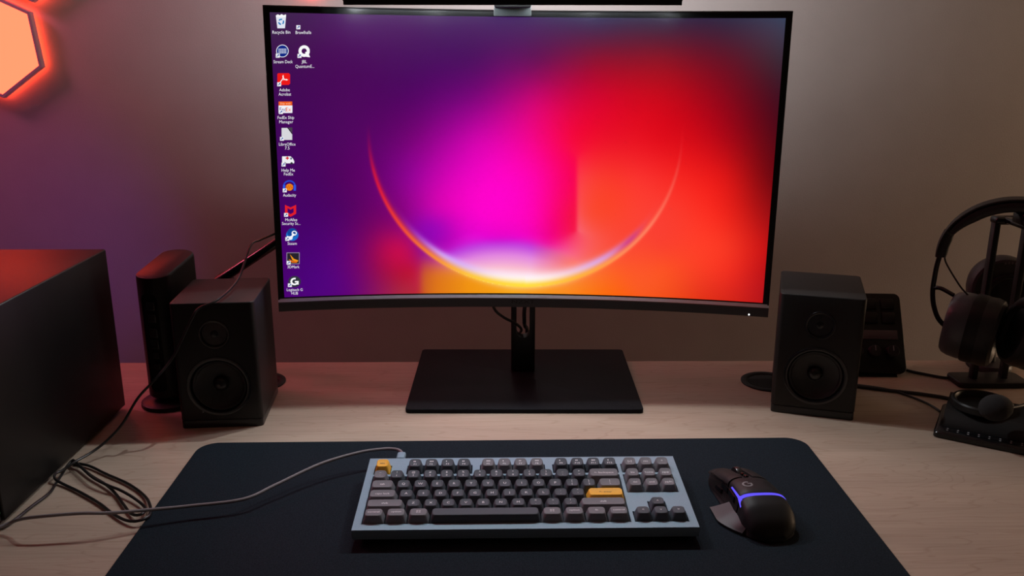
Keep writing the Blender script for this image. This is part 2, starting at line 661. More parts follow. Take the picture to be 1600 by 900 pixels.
def screen_pt(x, y, d):
    s, t = w_to_uv(x, y)
    return head_pt((2 * s - 1) * UE, VT + (VB - VT) * t, d)


CTRL = [
    (40, [(430, 62, 32, 76), (540, 78, 22, 96), (640, 76, 18, 96), (740, 72, 20, 95), (840, 72, 28, 90), (940, 62, 30, 76), (1040, 60, 28, 60), (1140, 58, 38, 62), (1215, 62, 58, 80)]),  # top row has the light bar's greyish haze painted into the picture
    (90, [(430, 62, 16, 80), (540, 72, 6, 88), (640, 72, 6, 92), (740, 78, 5, 95), (840, 105, 8, 85), (940, 140, 8, 45), (1040, 140, 15, 35), (1140, 100, 18, 38), (1215, 62, 38, 52)]),
    (150, [(430, 64, 8, 85), (540, 75, 5, 90), (640, 85, 0, 100), (740, 130, 0, 125), (840, 205, 0, 110), (940, 212, 0, 45), (1040, 200, 5, 25), (1140, 138, 5, 25), (1213, 72, 12, 30)]),
    (210, [(430, 64, 5, 90), (540, 80, 3, 95), (640, 120, 0, 120), (740, 205, 0, 170), (840, 245, 0, 130), (900, 245, 5, 60), (960, 235, 15, 38), (1040, 225, 10, 25), (1140, 172, 5, 20), (1208, 92, 6, 20)]),
    (270, [(430, 65, 5, 95), (540, 85, 0, 96), (640, 150, 0, 150), (740, 240, 0, 195), (840, 255, 0, 165), (890, 250, 0, 95), (920, 250, 60, 60), (1000, 250, 50, 45), (1060, 245, 38, 33), (1140, 218, 20, 20), (1203, 120, 6, 15)]),
    (330, [(430, 68, 0, 100), (540, 85, 0, 100), (620, 130, 0, 120), (680, 210, 0, 175), (760, 253, 0, 205), (840, 255, 0, 170), (890, 245, 10, 80), (920, 250, 76, 60), (1000, 252, 65, 50), (1060, 250, 58, 44), (1140, 237, 35, 25), (1198, 165, 14, 18)]),
    (380, [(430, 70, 0, 105), (540, 98, 0, 110), (600, 150, 5, 90), (650, 130, 10, 150), (700, 190, 10, 185), (780, 230, 10, 205), (860, 240, 20, 150), (900, 247, 50, 90), (960, 250, 78, 60), (1040, 250, 65, 45), (1140, 245, 52, 33), (1194, 200, 20, 20)]),
    (420, [(440, 72, 0, 110), (540, 100, 0, 115), (595, 150, 10, 75), (640, 180, 18, 55), (700, 215, 110, 200), (780, 245, 190, 240), (860, 245, 170, 220), (960, 252, 95, 40), (1040, 252, 82, 35), (1140, 240, 46, 30), (1190, 195, 20, 22)]),
    (457, [(440, 75, 0, 115), (540, 95, 0, 118), (600, 150, 25, 80), (635, 175, 40, 60), (660, 190, 35, 60), (700, 238, 135, 15), (800, 246, 160, 20), (900, 250, 130, 25), (1000, 250, 90, 30), (1100, 230, 52, 26), (1190, 185, 20, 25)])]


def wallpaper(x, y):
    """sRGB 0..255 picture: soft colour fields, a vertical edge, and the glowing lower rim of a disc"""
    pl, pr = [], []
    for yy, row in CTRL:
        for (xx, r, g, b) in row:
            if 210 < yy < 390 and xx > 905:
                pr.append((xx, yy, r, g, b))
            elif 210 < yy < 390:
                pl.append((xx, yy, r, g, b))
            else:
                pl.append((xx, yy, r, g, b))
                pr.append((xx, yy, r, g, b))

    def field(pts):
        P = np.array([(p[0], p[1]) for p in pts], float) / 100.
        Vv = np.array([p[2:] for p in pts], float)
        n = len(P)

        def U_(d2):
            return .5 * d2 * np.log(d2 + 1e-9)
        A = np.zeros((n + 3, n + 3))
        A[:n, :n] = U_(((P[:, None] - P[None]) ** 2).sum(-1)) + np.eye(n) * .012
        A[:n, n] = 1
        A[:n, n + 1:] = P
        A[n:, :n] = A[:n, n:].T
        co = np.linalg.solve(A, np.vstack([Vv, np.zeros((3, 3))]))
        q = np.stack([x, y], -1) / 100.
        out = co[n] + q @ co[n + 1:]
        for i in range(n):
            out = out + U_(((q - P[i]) ** 2).sum(-1))[..., None] * co[i]
        return np.clip(out, 0, 255)
    L, R_ = field(pl), field(pr)
    wd = 2.5 + np.clip((240 - y) / 1.2, 0, 60) + np.clip((y - 355) / 1.0, 0, 50)
    m = 1 / (1 + np.exp(np.clip(-(x - 904) / wd * 1.6, -40, 40)))
    col = L * (1 - m[..., None]) + R_ * m[..., None]
    cx, cy, rad = 821., 197., 250.
    dx, dy = x - cx, (y - cy)
    r = np.sqrt(dx * dx + dy * dy)
    th = np.arctan2(dx, dy)                 # 0 at the bottom, + to the right
    dep = rad - r                           # >0 inside
    c = np.clip(np.cos(th * .98), 0, 1)
    at = np.abs(th)

    def mix(col, tgt, a):
        return col * (1 - a[..., None]) + np.asarray(tgt, float) * a[..., None]
    def sig(v):
        return 1 / (1 + np.exp(np.clip(-v, -40, 40)))

    def ramp3(v, xs_, cs):
        return np.stack([np.interp(v, xs_, [c_[k] for c_ in cs]) for k in range(3)], -1)
    # deep violet pocket inside the lower left of the rim
    pk = np.exp(-((x - 672) / 34.) ** 2 - ((y - 352) / 26.) ** 2) * (dep > 0)
    col = mix(col, (125, 5, 190), pk * .45)
    # amber field under the rim, starting at a soft upright edge on the left
    am = sig((x - 654) / 3.5) * sig((y - 412) / 9.) * (dep <= 1) * np.clip((980 - x) / 120, 0, 1)
    amc = ramp3(x, [640, 680, 730, 800, 900, 1000], [(190, 80, 40), (222, 118, 22), (240, 146, 14), (247, 162, 18), (251, 132, 24), (250, 92, 30)])
    col = col * (1 - am[..., None]) + amc * am[..., None]
    # crimson flush outside the rim on the left
    fl = np.exp(-((x - 622) / 34.) ** 2 - ((y - 388) / 34.) ** 2) * (dep <= 1) * sig((655 - x) / 4.)
    col = mix(col, (232, 8, 66), fl * .55)
    # violet to white bloom standing on the bottom of the rim
    yb = 371 + 20 * ((x - 786) / 92.) ** 2
    bl = sig((y - yb) / 4.0) * np.clip((150 - np.abs(x - 796)) / 60, 0, 1) * (dep > 0)
    blc = ramp3(y - yb + 10 * np.clip((x - 850) / 60, 0, 1), [-8, 8, 24, 44, 60], [(165, 35, 215), (190, 80, 222), (226, 140, 222), (250, 188, 205), (255, 225, 235)])
    wr = np.clip((x - 830) / 70, 0, 1)[..., None]
    blc = blc * (1 - wr) + np.array([255, 120, 90.]) * wr
    col = col * (1 - .92 * bl[..., None]) + blc * .92 * bl[..., None]
    # lavender inner glow along the rim on both sides
    g2 = np.exp(-((dep - 10 - 2 * c) / (3.5 + 4.5 * c ** 3)) ** 2) * np.exp(-((at - .50) / .26) ** 2) * (dep > 0)
    gl = np.where(th < 0, 1.0, .70)
    col = mix(col, (196, 140, 255), np.clip(g2 * gl * 1.1, 0, 1))
    g4 = np.exp(-((dep - 9) / 5.) ** 2) * np.exp(-((th - .76) / .10) ** 2)
    col = mix(col, (196, 40, 130), np.clip(g4 * .8, 0, 1))
    g3 = np.exp(-((dep - 11) / (3 + 9 * c ** 4)) ** 2) * np.exp(-(th / .46) ** 2)
    col = mix(col, (255, 246, 255), np.clip(g3, 0, 1))
    # warm crisp outer rim
    thick = np.where(th < 0, 3.2 + 6.5 * c ** 1.2, 1.6 + 7.0 * c ** 1.6)
    fade = np.clip((1.62 - at) / .30, 0, 1) ** 1.1
    rim = sig((dep + .6) / .9) * np.exp(-np.clip(dep / thick, 0, 9) ** 2) * fade
    k = np.clip(at / 1.5, 0, 1)
    rl = ramp3(k, [0, .25, .45, .62, .8, 1], [(255, 222, 40), (255, 196, 40), (255, 140, 42), (255, 78, 44), (240, 30, 50), (190, 10, 70)])
    rr = ramp3(k, [0, .25, .45, .62, .8, 1], [(255, 222, 40), (255, 180, 50), (255, 150, 95), (255, 138, 105), (250, 96, 80), (225, 40, 45)])
    rimc = np.where((th < 0)[..., None], rl, rr)
    col = col * (1 - rim[..., None]) + rimc * rim[..., None]
    return np.clip(col, 0, 255)


NU, NV = 420, 236
ss, tt = np.meshgrid(np.linspace(0, 1, NU + 1), np.linspace(0, 1, NV + 1))
wx, wy = uv_to_w(ss, tt)
wc = wallpaper(wx, wy) / 255.
lin = np.where(wc <= .04045, wc / 12.92, ((wc + .055) / 1.055) ** 2.4)
pts = []
for j in range(NV + 1):
    v = VT + (VB - VT) * j / NV
    for i in range(NU + 1):
        pts.append(head_pt((2 * i / NU - 1) * UE, v, .15))
W1 = NU + 1
faces = [(j * W1 + i, (j + 1) * W1 + i, (j + 1) * W1 + i + 1, j * W1 + i + 1) for j in range(NV) for i in range(NU)]
me = bpy.data.meshes.new('screen')
me.from_pydata([tuple(p) for p in pts], [], faces)
ca = me.color_attributes.new('picture', 'FLOAT_COLOR', 'POINT')
ca.data.foreach_set('color', np.concatenate([lin.reshape(-1, 3), np.ones((lin.shape[0] * lin.shape[1], 1))], 1).astype(np.float32).ravel())
m = bpy.data.materials.new('screen_picture')
m.use_nodes = True
nt = m.node_tree
b = nt.nodes['Principled BSDF']
b.inputs['Base Color'].default_value = (.01, .01, .011, 1)
b.inputs['Roughness'].default_value = .45
b.inputs['Specular IOR Level'].default_value = .3
at = nt.nodes.new('ShaderNodeAttribute')
at.attribute_name = 'picture'
nt.links.new(at.outputs['Color'], b.inputs['Emission Color'])
b.inputs['Emission Strength'].default_value = SCREEN_GAIN
me.materials.append(m)
screen = link_obj('screen', me, mon)

# --- desktop icons shown on the screen
WHITE = glow((245, 245, 250))
DARK = glow((18, 14, 24))


class Icon:
    def __init__(self):
        self.bm = bm_new()
        self.mats = []
        self.d = .3

    def mi(self, c):
        m = glow(c)
        if m not in self.mats:
            self.mats.append(m)
        return self.mats.index(m)

    def poly(self, pts, c):
        vs = [self.bm.verts.new(screen_pt(x, y, self.d)) for x, y in pts]
        f = self.bm.faces.new(vs)
        f.material_index = self.mi(c)
        self.d += .05
        return self

    def strip(self, pts, w, c):
        n = len(pts)
        L, R = [], []
        for i, p in enumerate(pts):
            a, b2 = pts[max(i - 1, 0)], pts[min(i + 1, n - 1)]
            tx, ty = b2[0] - a[0], b2[1] - a[1]
            l = math.hypot(tx, ty) or 1
            L.append(self.bm.verts.new(screen_pt(p[0] - ty / l * w / 2, p[1] + tx / l * w / 2, self.d)))
            R.append(self.bm.verts.new(screen_pt(p[0] + ty / l * w / 2, p[1] - tx / l * w / 2, self.d)))
        k = self.mi(c)
        for i in range(n - 1):
            self.bm.faces.new((L[i], L[i + 1], R[i + 1], R[i])).material_index = k
        self.d += .05
        return self

    def disc(self, x, y, r, c, n=28):
        return self.poly([(x + r * math.cos(2 * PI * i / n), y + r * math.sin(2 * PI * i / n)) for i in range(n)], c)

    def arc(self, x, y, r, a0, a1, w, c, n=24):
        return self.strip([(x + r * math.cos(math.radians(a0 + (a1 - a0) * i / n)), y + r * math.sin(math.radians(a0 + (a1 - a0) * i / n))) for i in range(n + 1)], w, c)

    def rect(self, x0, y0, x1, y1, c):
        return self.poly([(x0, y0), (x1, y0), (x1, y1), (x0, y1)], c)

    def link(self, x, y):
        self.rect(x - 3, y - 3, x + 3, y + 3, (235, 235, 240))
        self.strip([(x - 1.6, y + 1.6), (x + 1.4, y - 1.4)], 1.1, (40, 90, 170))
        self.poly([(x + 2.0, y - 2.0), (x + 1.9, y + .6), (x - .6, y - 1.9)], (40, 90, 170))
        return self

    def text(self, s, x, y, w, h, c):
        k = self.mi(c)
        add_text(self.bm, s, lambda a, b2: screen_pt(x + a, y - b2, self.d), h=h, w=w, mi=k)
        self.d += .05
        return self

    def done(self):
        return obj('desktop_icon', self.bm, self.mats, screen, smooth=False)


icons = []
i0 = Icon()   # waste bin
i0.poly([(430.2, 23.5), (445.8, 23.5), (444, 42.3), (432.6, 42.3)], (225, 228, 240)).poly([(430.5, 23.6), (433.5, 22), (436, 23.4), (439, 21.8), (442, 23.4), (445.6, 22.2), (445.2, 26), (430.8, 26)], (250, 250, 252))
for a0 in (-150, -30, 90):
    i0.arc(438.2, 33, 3.6, a0, a0 + 85, 2.0, (20, 120, 190), 8)
icons.append(i0)
icons.append(Icon().link(464.2, 41))
i2 = Icon().disc(440, 75.7, 9.4, (230, 235, 245)).disc(440, 75.7, 8.4, (18, 40, 130))
for a in range(5):
    for b_ in range(3):
        i2.rect(434.2 + a * 2.5, 72.3 + b_ * 2.6, 435.9 + a * 2.5, 73.9 + b_ * 2.6, (215, 225, 245))
icons.append(i2.link(433, 82.5))
icons.append(Icon().arc(473, 76, 6.3, 0, 360, 4.6, (248, 248, 250), 30).poly([(474.5, 77.5), (478, 76.5), (482.2, 85.2), (476, 84.5)], (248, 248, 250)).link(465.8, 83))
icons.append(Icon().poly([(433.5, 108.5), (449.5, 108.5), (451.5, 110.5), (451.5, 124.2), (449.5, 126.2), (434, 126.2), (432.2, 124.2), (432.2, 110)], (235, 25, 25))
             .strip([(436, 122.5), (439.5, 118.5), (441.3, 114), (441, 111.5), (440.2, 113), (442.5, 117.5), (446, 119), (448, 118.6), (446, 117.8), (441, 118.4)], 1.2, (255, 240, 240)).link(435, 125.2))
icons.append(Icon().rect(434, 151.2, 454.6, 157.2, (235, 90, 25)).text('Ship with', 444.3, 154.2, 16, 3.2, (255, 190, 150)).rect(434, 157.2, 454.8, 168.6, (240, 240, 245))
             .text('Fed', 440.6, 163.4, 10, 6.2, (70, 30, 140)).text('Ex', 449, 163.4, 7.6, 6.2, (240, 100, 20)).link(437.5, 167.2))
icons.append(Icon().poly([(438.5, 191.5), (449, 191.5), (454.5, 199), (454.5, 210), (438.5, 210)], (215, 215, 220)).poly([(449, 191), (454.6, 191), (454.6, 198.5)], (70, 65, 75)).poly([(447, 191.3), (448.8, 191.3), (454.6, 199.2), (454.6, 201.8)], (28, 22, 34)).link(439, 208.2))
icons.append(Icon().poly([(439.2, 235.5), (452, 235.5), (455.5, 239), (457.5, 243), (457.5, 246.4), (439.2, 246.4)], (238, 238, 242)).rect(446.2, 235.8, 448, 240.8, (215, 20, 30)).rect(444.6, 237.4, 449.6, 239.2, (215, 20, 30))
             .disc(443.5, 246.3, 1.9, (50, 50, 60), 12).disc(453.5, 246.3, 1.9, (50, 50, 60), 12).rect(451.5, 237.5, 454, 240.5, (80, 100, 130)).link(441.4, 248.2))
i8 = Icon().arc(450.2, 282.6, 8.6, 175, 365, 2.2, (35, 70, 210), 20).rect(440.4, 280.5, 444, 289.5, (45, 85, 225)).rect(456.6, 280.5, 460.2, 289.5, (45, 85, 225))
i8.disc(450.3, 284, 5.6, (235, 130, 20)).strip([(444.6, 284.6), (446, 281.8), (447.4, 286), (449, 280.6), (450.6, 286.4), (452.2, 281), (453.8, 285.6), (456, 283.6)], 1.1, (200, 40, 25))
icons.append(i8.link(443.2, 289))
icons.append(Icon().poly([(443.5, 312), (452, 316.2), (460.5, 312), (460.5, 326.4), (452, 331.4), (443.5, 326.4)], (222, 30, 42)).poly([(447.4, 317.3), (452, 319.8), (456.6, 317.3), (456.6, 324.2), (452, 327), (447.4, 324.2)], (72, 2, 100)).link(445.2, 328.2))
icons.append(Icon().disc(454.6, 361, 9.4, (28, 110, 200)).disc(454.6, 357, 7.4, (18, 70, 150)).strip([(446.5, 363.4), (452.5, 366), (457, 358.6)], 3.2, (240, 243, 250)).arc(457.6, 357.8, 3.2, 0, 360, 1.6, (245, 248, 252), 18).disc(452, 365.6, 3.1, (240, 243, 250)).link(447.2, 367.2))
icons.append(Icon().rect(446, 389.4, 465.8, 408.6, (150, 140, 160)).rect(447, 390.4, 464.8, 407.6, (38, 34, 44)).poly([(451, 392.2), (457, 399.6), (464, 402.6), (462, 405), (455, 402.4)], (240, 150, 25)).poly([(449, 400), (456, 403.6), (463.5, 404), (461, 406.4), (454, 406)], (225, 110, 20)).link(449.2, 406.2))
icons.append(Icon().disc(458.2, 437.6, 9.4, (48, 52, 62)).arc(458.2, 437.4, 4.9, 35, 290, 2.8, (248, 248, 250), 18).rect(458.6, 436.6, 464.4, 439, (248, 248, 250)).rect(461.9, 436.6, 464.4, 442.6, (248, 248, 250)).link(451.2, 443.6))
for (s, x, y, w), own in zip(ICON_TEXT, ICON_OWNER):
    icons[own].text(s, x, y - 1.2, w, 4.7, (238, 236, 244))
for ic in icons:
    ic.done()

# --- stand
bm = bm_new()
prism(bm, rrect(343, 256, 6, 4), 0, 6.5, 1.2)
stand = obj('stand_base', bm, mat('gloss_stand_top', (.014, .0145, .017), .3, noise=.1, spec=.02), mon)
stand.location = V(0, 1291.5 - 1220.6, 0)
stand.rotation_euler = (0, 0, -.0108)
bm = bm_new()
rbox(bm, 0, 0, 190, 38, 20, 370, 3, 3)
neck = obj('stand_neck', bm, M_BLACK2, mon)
neck.location = V(0, 104, 1.5)
cb = bm_new()
sl = [(-10.5, 56 - 0)] + []
out = []
for i in range(13):
    a = PI + PI * i / 12
    out.append((10.5 * math.cos(a), 72 + 10.5 * math.sin(a)))
out += [(10.5, 210), (-10.5, 210)]
loft(cb, [[(x, -30, z) for x, z in out], [(x, 30, z) for x, z in out]])
cut(neck, cb)
bm = bm_new()
rbox(bm, 0, 76, 346, 110, 34, 110, 5)
obj('tilt_mount', bm, M_BLACK2, mon)
neck_y = 1220.6 + 104

# cables hanging behind the monitor, threaded through the neck
cb_ = bm_new()
tube(cb_, [(-22, 1296, 150), (-14, 1296, 118), (0, 1298, 103), (18, 1302, 92), (26, 1310, 83), (29, 1324, 74), (29, 1345, 64), (28, 1400, 40), (27, 1428, 0), (27, 1432, -80)], 2.2)
tag(obj('power_cord', cb_, M_BLACK), 'thin black cord running down slantwise through the slot of the monitor stand', 'cable')
cb_ = bm_new()
tube(cb_, [(43, 1296, 170), (36, 1298, 135), (33, 1304, 110), (33.5, 1316, 90), (34, 1336, 80), (36, 1356, 68), (40, 1400, 48), (40, 1430, 0), (40, 1434, -80)], 3.1)
tag(obj('video_cable', cb_, M_BLACK), 'thick black cable hanging upright in the slot of the monitor stand', 'cable')

# ------------------------------------------------------------------ light bar on the monitor
bar = thing('monitor_light_bar', 'long black light bar clipped on the top edge of the monitor', 'lamp', 14, 1228, 577)
bm = bm_new()
prof = []
for i in range(36):
    a = math.radians(-62 + 304 * i / 35)     # open slot at the underside, a lip on the viewer side
    prof.append((11.5 * math.cos(a), 11.5 * math.sin(a)))
inner = [(9.5 * math.cos(math.radians(-62 + 304 * i / 35)), 9.5 * math.sin(math.radians(-62 + 304 * i / 35))) for i in range(35, -1, -1)]
loft(bm, [[(x, p[0], p[1]) for p in prof + inner] for x in (-223, 223)])
for s in (-1, 1):
    lathe(bm, [(11.6, 0), (11.6, 2), (10.5, 3)], 36, Matrix.Translation(V(s * 223, 0, 0)) @ rot('Y', s * PI / 2))
rbox(bm, 0, -10.6, -11.5, 448, 1.6, 9, .6)
obj('housing', bm, M_BLACK2, bar)
bm = bm_new()
rbox(bm, 0, 1, -1.0, 440, 9, 1.2)
obj('diffuser', bm, emat('bar_diffuser', BAR_COLOR, 2.5), bar)
bm = bm_new()
rbox(bm, 0, 39.0, -21, 52, 3.2, 15.5, 1.4, 3)
obj('clip_front', bm, M_STEEL, bar)
bm = bm_new()
rbox(bm, 0, 28, -14.6, 50, 36, 7, 2)
rbox(bm, 0, 60, -14.6, 50, 34, 7, 2)
rbox(bm, 0, 68, -35, 50, 16, 48, 4)
obj('clip_arm', bm, M_BLACK2, bar)
NB = 5
for i in range(NB):
    ld = bpy.data.lights.new('bar_emitter', 'SPOT')
    ld.energy = BAR_POWER * (2.0, .9, .25, .9, 2.0)[i]
    ld.color = BAR_COLOR
    ld.spot_size = math.radians(132)
    ld.spot_blend = .06
    ld.shadow_soft_size = .002
    lo = bpy.data.objects.new('bar_emitter', ld)
    C.objects.link(lo)
    lo.parent = bar
    lo.location = V(-212 + 424 * i / (NB - 1), 0, -13.5)
    # axis leans forward (towards -y) by 73 degrees from straight down
    lo.rotation_euler = (math.radians(-68.5), 0, 0)
sd = bpy.data.lights.new('bar_spill', 'AREA')
sd.shape = 'RECTANGLE'
sd.size = .43
sd.size_y = .005
sd.energy = SPILL_POWER
sd.color = BAR_COLOR
so = bpy.data.objects.new('bar_spill', sd)
C.objects.link(so)
so.parent = bar
so.location = V(0, 3, -12.6)
so.rotation_euler = (math.radians(42), 0, 0)
for hx_, share in ((-105, .33), (105, .67)):
    hd = bpy.data.lights.new('bar_rear_glow', 'AREA')
    hd.shape = 'RECTANGLE'
    hd.size = .205
    hd.size_y = .008
    hd.energy = HALO_POWER * share
    hd.color = HALO_COLOR
    hd.spread = math.radians(130)
    ho = bpy.data.objects.new('bar_rear_glow', hd)
    C.objects.link(ho)
    ho.parent = bar
    ho.location = V(hx_, 13.5, 5)
    ho.rotation_euler = (math.radians(108), 0, 0)

# ------------------------------------------------------------------ keyboard
KW, KD = 365.5, 147.4
TILT = math.atan2(30.9 - 22.4, KD)
kb = thing('keyboard', 'compact blue-grey metal keyboard with grey keys and yellow escape and enter keys', 'keyboard', 22.97, 890.06, 4, .0082)
U = 19.05
TOPM = Matrix.Translation(V(0, 0, 26.65 - 4)) @ rot('X', TILT)     # frame of the sloping top face
X0 = -18.25 * U / 2
Y0 = -KD / 2 + 11.0                                                  # front of the bottom row


def row_y(r):
    return Y0 + (r + .5) * U + (.25 * U if r == 5 else 0)


# top frame with cut-outs
cuts = []
e = .4


def add_cut(xa, xb, ra, rb):
    cuts.append((X0 + xa * U - e, X0 + xb * U + e, row_y(ra) - U / 2 - e, row_y(rb) + U / 2 + e))


add_cut(0, 1, 5, 5)
add_cut(2, 6, 5, 5)
add_cut(6.5, 10.5, 5, 5)
add_cut(11, 15, 5, 5)
add_cut(15.25, 18.25, 5, 5)
add_cut(0, 15, 0, 4)
add_cut(15.25, 18.25, 3, 4)
add_cut(16.25, 17.25, 1, 1)
add_cut(15.25, 18.25, 0, 0)
xs = sorted({-KW / 2, KW / 2} | {c[0] for c in cuts} | {c[1] for c in cuts})
ys = sorted({-KD / 2, KD / 2} | {c[2] for c in cuts} | {c[3] for c in cuts})


def solid(i, j):
    if i < 0 or j < 0 or i >= len(xs) - 1 or j >= len(ys) - 1:
        return None
    x, y = (xs[i] + xs[i + 1]) / 2, (ys[j] + ys[j + 1]) / 2
    return not any(c[0] < x < c[1] and c[2] < y < c[3] for c in cuts)


bm = bm_new()
vt = {}
DEEP = 7.5


def vtx(x, y, z):
    k = (round(x, 3), round(y, 3), z)
    if k not in vt:
        vt[k] = bm.verts.new(TOPM @ V(x, y, z))
    return vt[k]


for i in range(len(xs) - 1):
    for j in range(len(ys) - 1):
        a, b_, c, d = xs[i], xs[i + 1], ys[j], ys[j + 1]
        if solid(i, j):
            bm.faces.new((vtx(a, c, 0), vtx(b_, c, 0), vtx(b_, d, 0), vtx(a, d, 0)))
            for (p, q), (ii, jj) in ((((a, c), (b_, c)), (i, j - 1)), (((b_, c), (b_, d)), (i + 1, j)), (((b_, d), (a, d)), (i, j + 1)), (((a, d), (a, c)), (i - 1, j))):
                if solid(ii, jj) is False:
                    bm.faces.new((vtx(p[0], p[1], 0), vtx(p[0], p[1], -DEEP), vtx(q[0], q[1], -DEEP), vtx(q[0], q[1], 0)))
                elif solid(ii, jj) is None:
                    bm.faces.new((vtx(p[0], p[1], 0), vtx(p[0], p[1], -DEEP - 1), vtx(q[0], q[1], -DEEP - 1), vtx(q[0], q[1], 0)))
        else:
            bm.faces.new((vtx(a, c, -DEEP), vtx(b_, c, -DEEP), vtx(b_, d, -DEEP), vtx(a, d, -DEEP)))
obj('top_frame', bm, M_CASE, kb, angle=30)
# lower shell: full width for a while, then drawn in towards the feet
bm = bm_new()
rings = []
for dz, ins in ((-DEEP - .99, .2), (-DEEP - 4.0, .2), (-DEEP - 5.2, 3.0), (None, 9.0)):
    ring = []
    for sx, sy in ((-1, -1), (1, -1), (1, 1), (-1, 1)):
        if dz is None:
            ring.append((sx * (KW / 2 - ins), sy * (KD / 2 - ins), 2.0))
        else:
            p = (TOPM @ V(sx * (KW / 2 - ins), sy * (KD / 2 - ins), dz)) / K
            ring.append(tuple(p))
    rings.append(ring)
loft(bm, rings)
obj('bottom_shell', bm, M_CASE, kb, angle=20)
for sx in (-1, 1):
    for sy in (-1, 1):
        bm = bm_new()
        lathe(bm, [(7, 0), (7, 2.2)], 20, Matrix.Translation(V(sx * 150, sy * 52, 0)))
        obj('foot', bm, M_RUB, kb)

ROWH = {5: (10.4, 9), 4: (9.8, 7), 3: (8.6, 4), 2: (8.2, 2), 1: (8.2, 0), 0: (9.0, -1)}


def keycap(w_u, row, cx, kindc, legend):
    w = w_u * U - 1.0
    d = U - 1.0
    h, tl = ROWH[row]
    tw, td = w - 4.8, d - 4.4
    tl = math.radians(tl)
    base = Matrix.Translation(V(cx, row_y(row), -1.6))
    oy = .9                                             # tops sit slightly to the back

    def ring(f, inset=0., lift=0., n=5, dish=False):
        ww, dd = w + (tw - w) * f - 2 * inset, d + (td - d) * f - 2 * inset
        r = 1.3 + 2.4 * f
        r = max(.4, min(r - inset * .6, ww / 2 - .05, dd / 2 - .05))
        out = []
        for x, y in rrect(ww, dd, r, n):
            z = f * h + lift + math.tan(tl) * y * f
            out.append((x, y + oy * f, z))
        return out

    def top_z(x, y):
        """height of the dished top"""
        q = max(0., 1 - (2 * y / td) ** 2) * max(0., 1 - (2 * x / tw) ** 8)
        return h + .55 + math.tan(tl) * y - .75 * q * (1 if row else -.2)
    rings = [ring(0), ring(.35), ring(.7), ring(.93), ring(1.0, .25, .3), ring(1.0, .8, .52)]
    for ins in (1.6, 2.8, 4.0, 5.0, 5.7):
        rr = ring(1.0, ins)
        rings.append([(x, y, top_z(x, y - oy)) for x, y, _ in rr])
    b = bm_new()
    loft(b, rings)
    for v in b.verts:
        v.co = base @ v.co
    cap = obj('keycap', b, {'d': M_KEYD, 'l': M_KEYL, 'y': M_KEYY}[kindc], None, angle=40)
    cap.parent = kb
    cap.matrix_local = TOPM
    if kindc == 'y':
        tag(cap, 'yellow escape key' if legend == 'esc' else 'yellow enter key')
    if legend:
        b = bm_new()
        lines = [x for x in legend.split('\n')]

        def put(s, x, y, hh):
            x0, x1 = TEXT[s][2][0], TEXT[s][2][1]
            ww = (x1 - x0) * hh / .70
            lim = tw - 2.2
            add_text(b, s, lambda a, c: base @ V(x + a, oy + y + c, top_z(x + a, y + c) + .16), h=hh, w=min(ww, lim) if len(s) > 1 else ww)
        if row == 5 and legend.startswith('F'):
            put(legend, 0, -2.6, 2.9)
            n = int(legend[1:])
            for q in range(1 + n % 3):                 # small pictogram bars above the name
                z = [base @ V(x, oy + y, top_z(x, y) + .12) for x, y in ((-2 + q * 1.6, 1.6), (-1 + q * 1.6, 1.6), (-1 + q * 1.6, 3.4), (-2 + q * 1.6, 3.4))]
                b.faces.new([b.verts.new(p) for p in z])
        elif len(lines) == 2:
            put(lines[0], 0, 2.9, 3.0)
            put(lines[1], 0, -2.5, 3.0)
        elif legend == 'cmd':
            for sx in (-1, 1):
                for sy in (-1, 1):
                    for q in range(10):
                        a0, a1 = 2 * PI * q / 10, 2 * PI * (q + 1) / 10
                        z = []
                        for a, rr in ((a0, 1.0), (a1, 1.0), (a1, .62), (a0, .62)):
                            x, y = sx * 1.35 + rr * math.cos(a), sy * 1.35 + rr * math.sin(a)
                            z.append(base @ V(x, oy + y, top_z(x, y) + .12))
                        b.faces.new([b.verts.new(p) for p in z])
        else:
            put(legend, 0, 0, 3.0 if len(legend) > 1 else 3.6)
        obj('legend', b, M_LEGD if kindc == 'y' else M_LEGL, cap, smooth=False)
    return cap


for r, row in KEY_ROWS.items():
    x = X0
    for i, (lg, w, kc) in enumerate(row):
        if r == 5 and i in (1,):
            x += U
        if r == 5 and i in (5, 9):
            x += .5 * U
        keycap(w, r, x + w * U / 2, kc, lg)
        x += w * U
for r, names in NAV.items():
    for i, lg in enumerate(names):
        keycap(1, r, X0 + (15.75 + i) * U, 'l', lg)
for lg, cx, r in ARROWS:
    keycap(1, r, X0 + (15.75 + cx) * U, 'd', lg)

# grey cable from the keyboard
cab = thing('usb_cable', 'thin grey cable plugged into the back of the keyboard, trailing left', 'cable', 0, 0, 0)
bm = bm_new()
tube(bm, [(-124.6, 977, 27.0), (-125.5, 986, 27.2), (-130, 992, 27.4), (-138, 995.5, 27.2), (-150, 995.5, 27), (-179, 988, 26), (-221, 962, 24), (-264, 918, 20), (-293, 889, 18), (-346, 875, 18), (-384, 864, 20),
          (-426, 850, 24), (-455, 846, 26), (-498, 843, 24), (-526, 852, 15), (-546, 846, 9), (-600, 790, 8), (-680, 720, 4.5)], 1.9)
obj('cord', bm, M_CABG, cab)
bm = bm_new()
rbox(bm, -124.6, 973.5, 27, 10.5, 17, 7.4, 2.6, 3)
obj('plug', bm, M_CASE, cab)

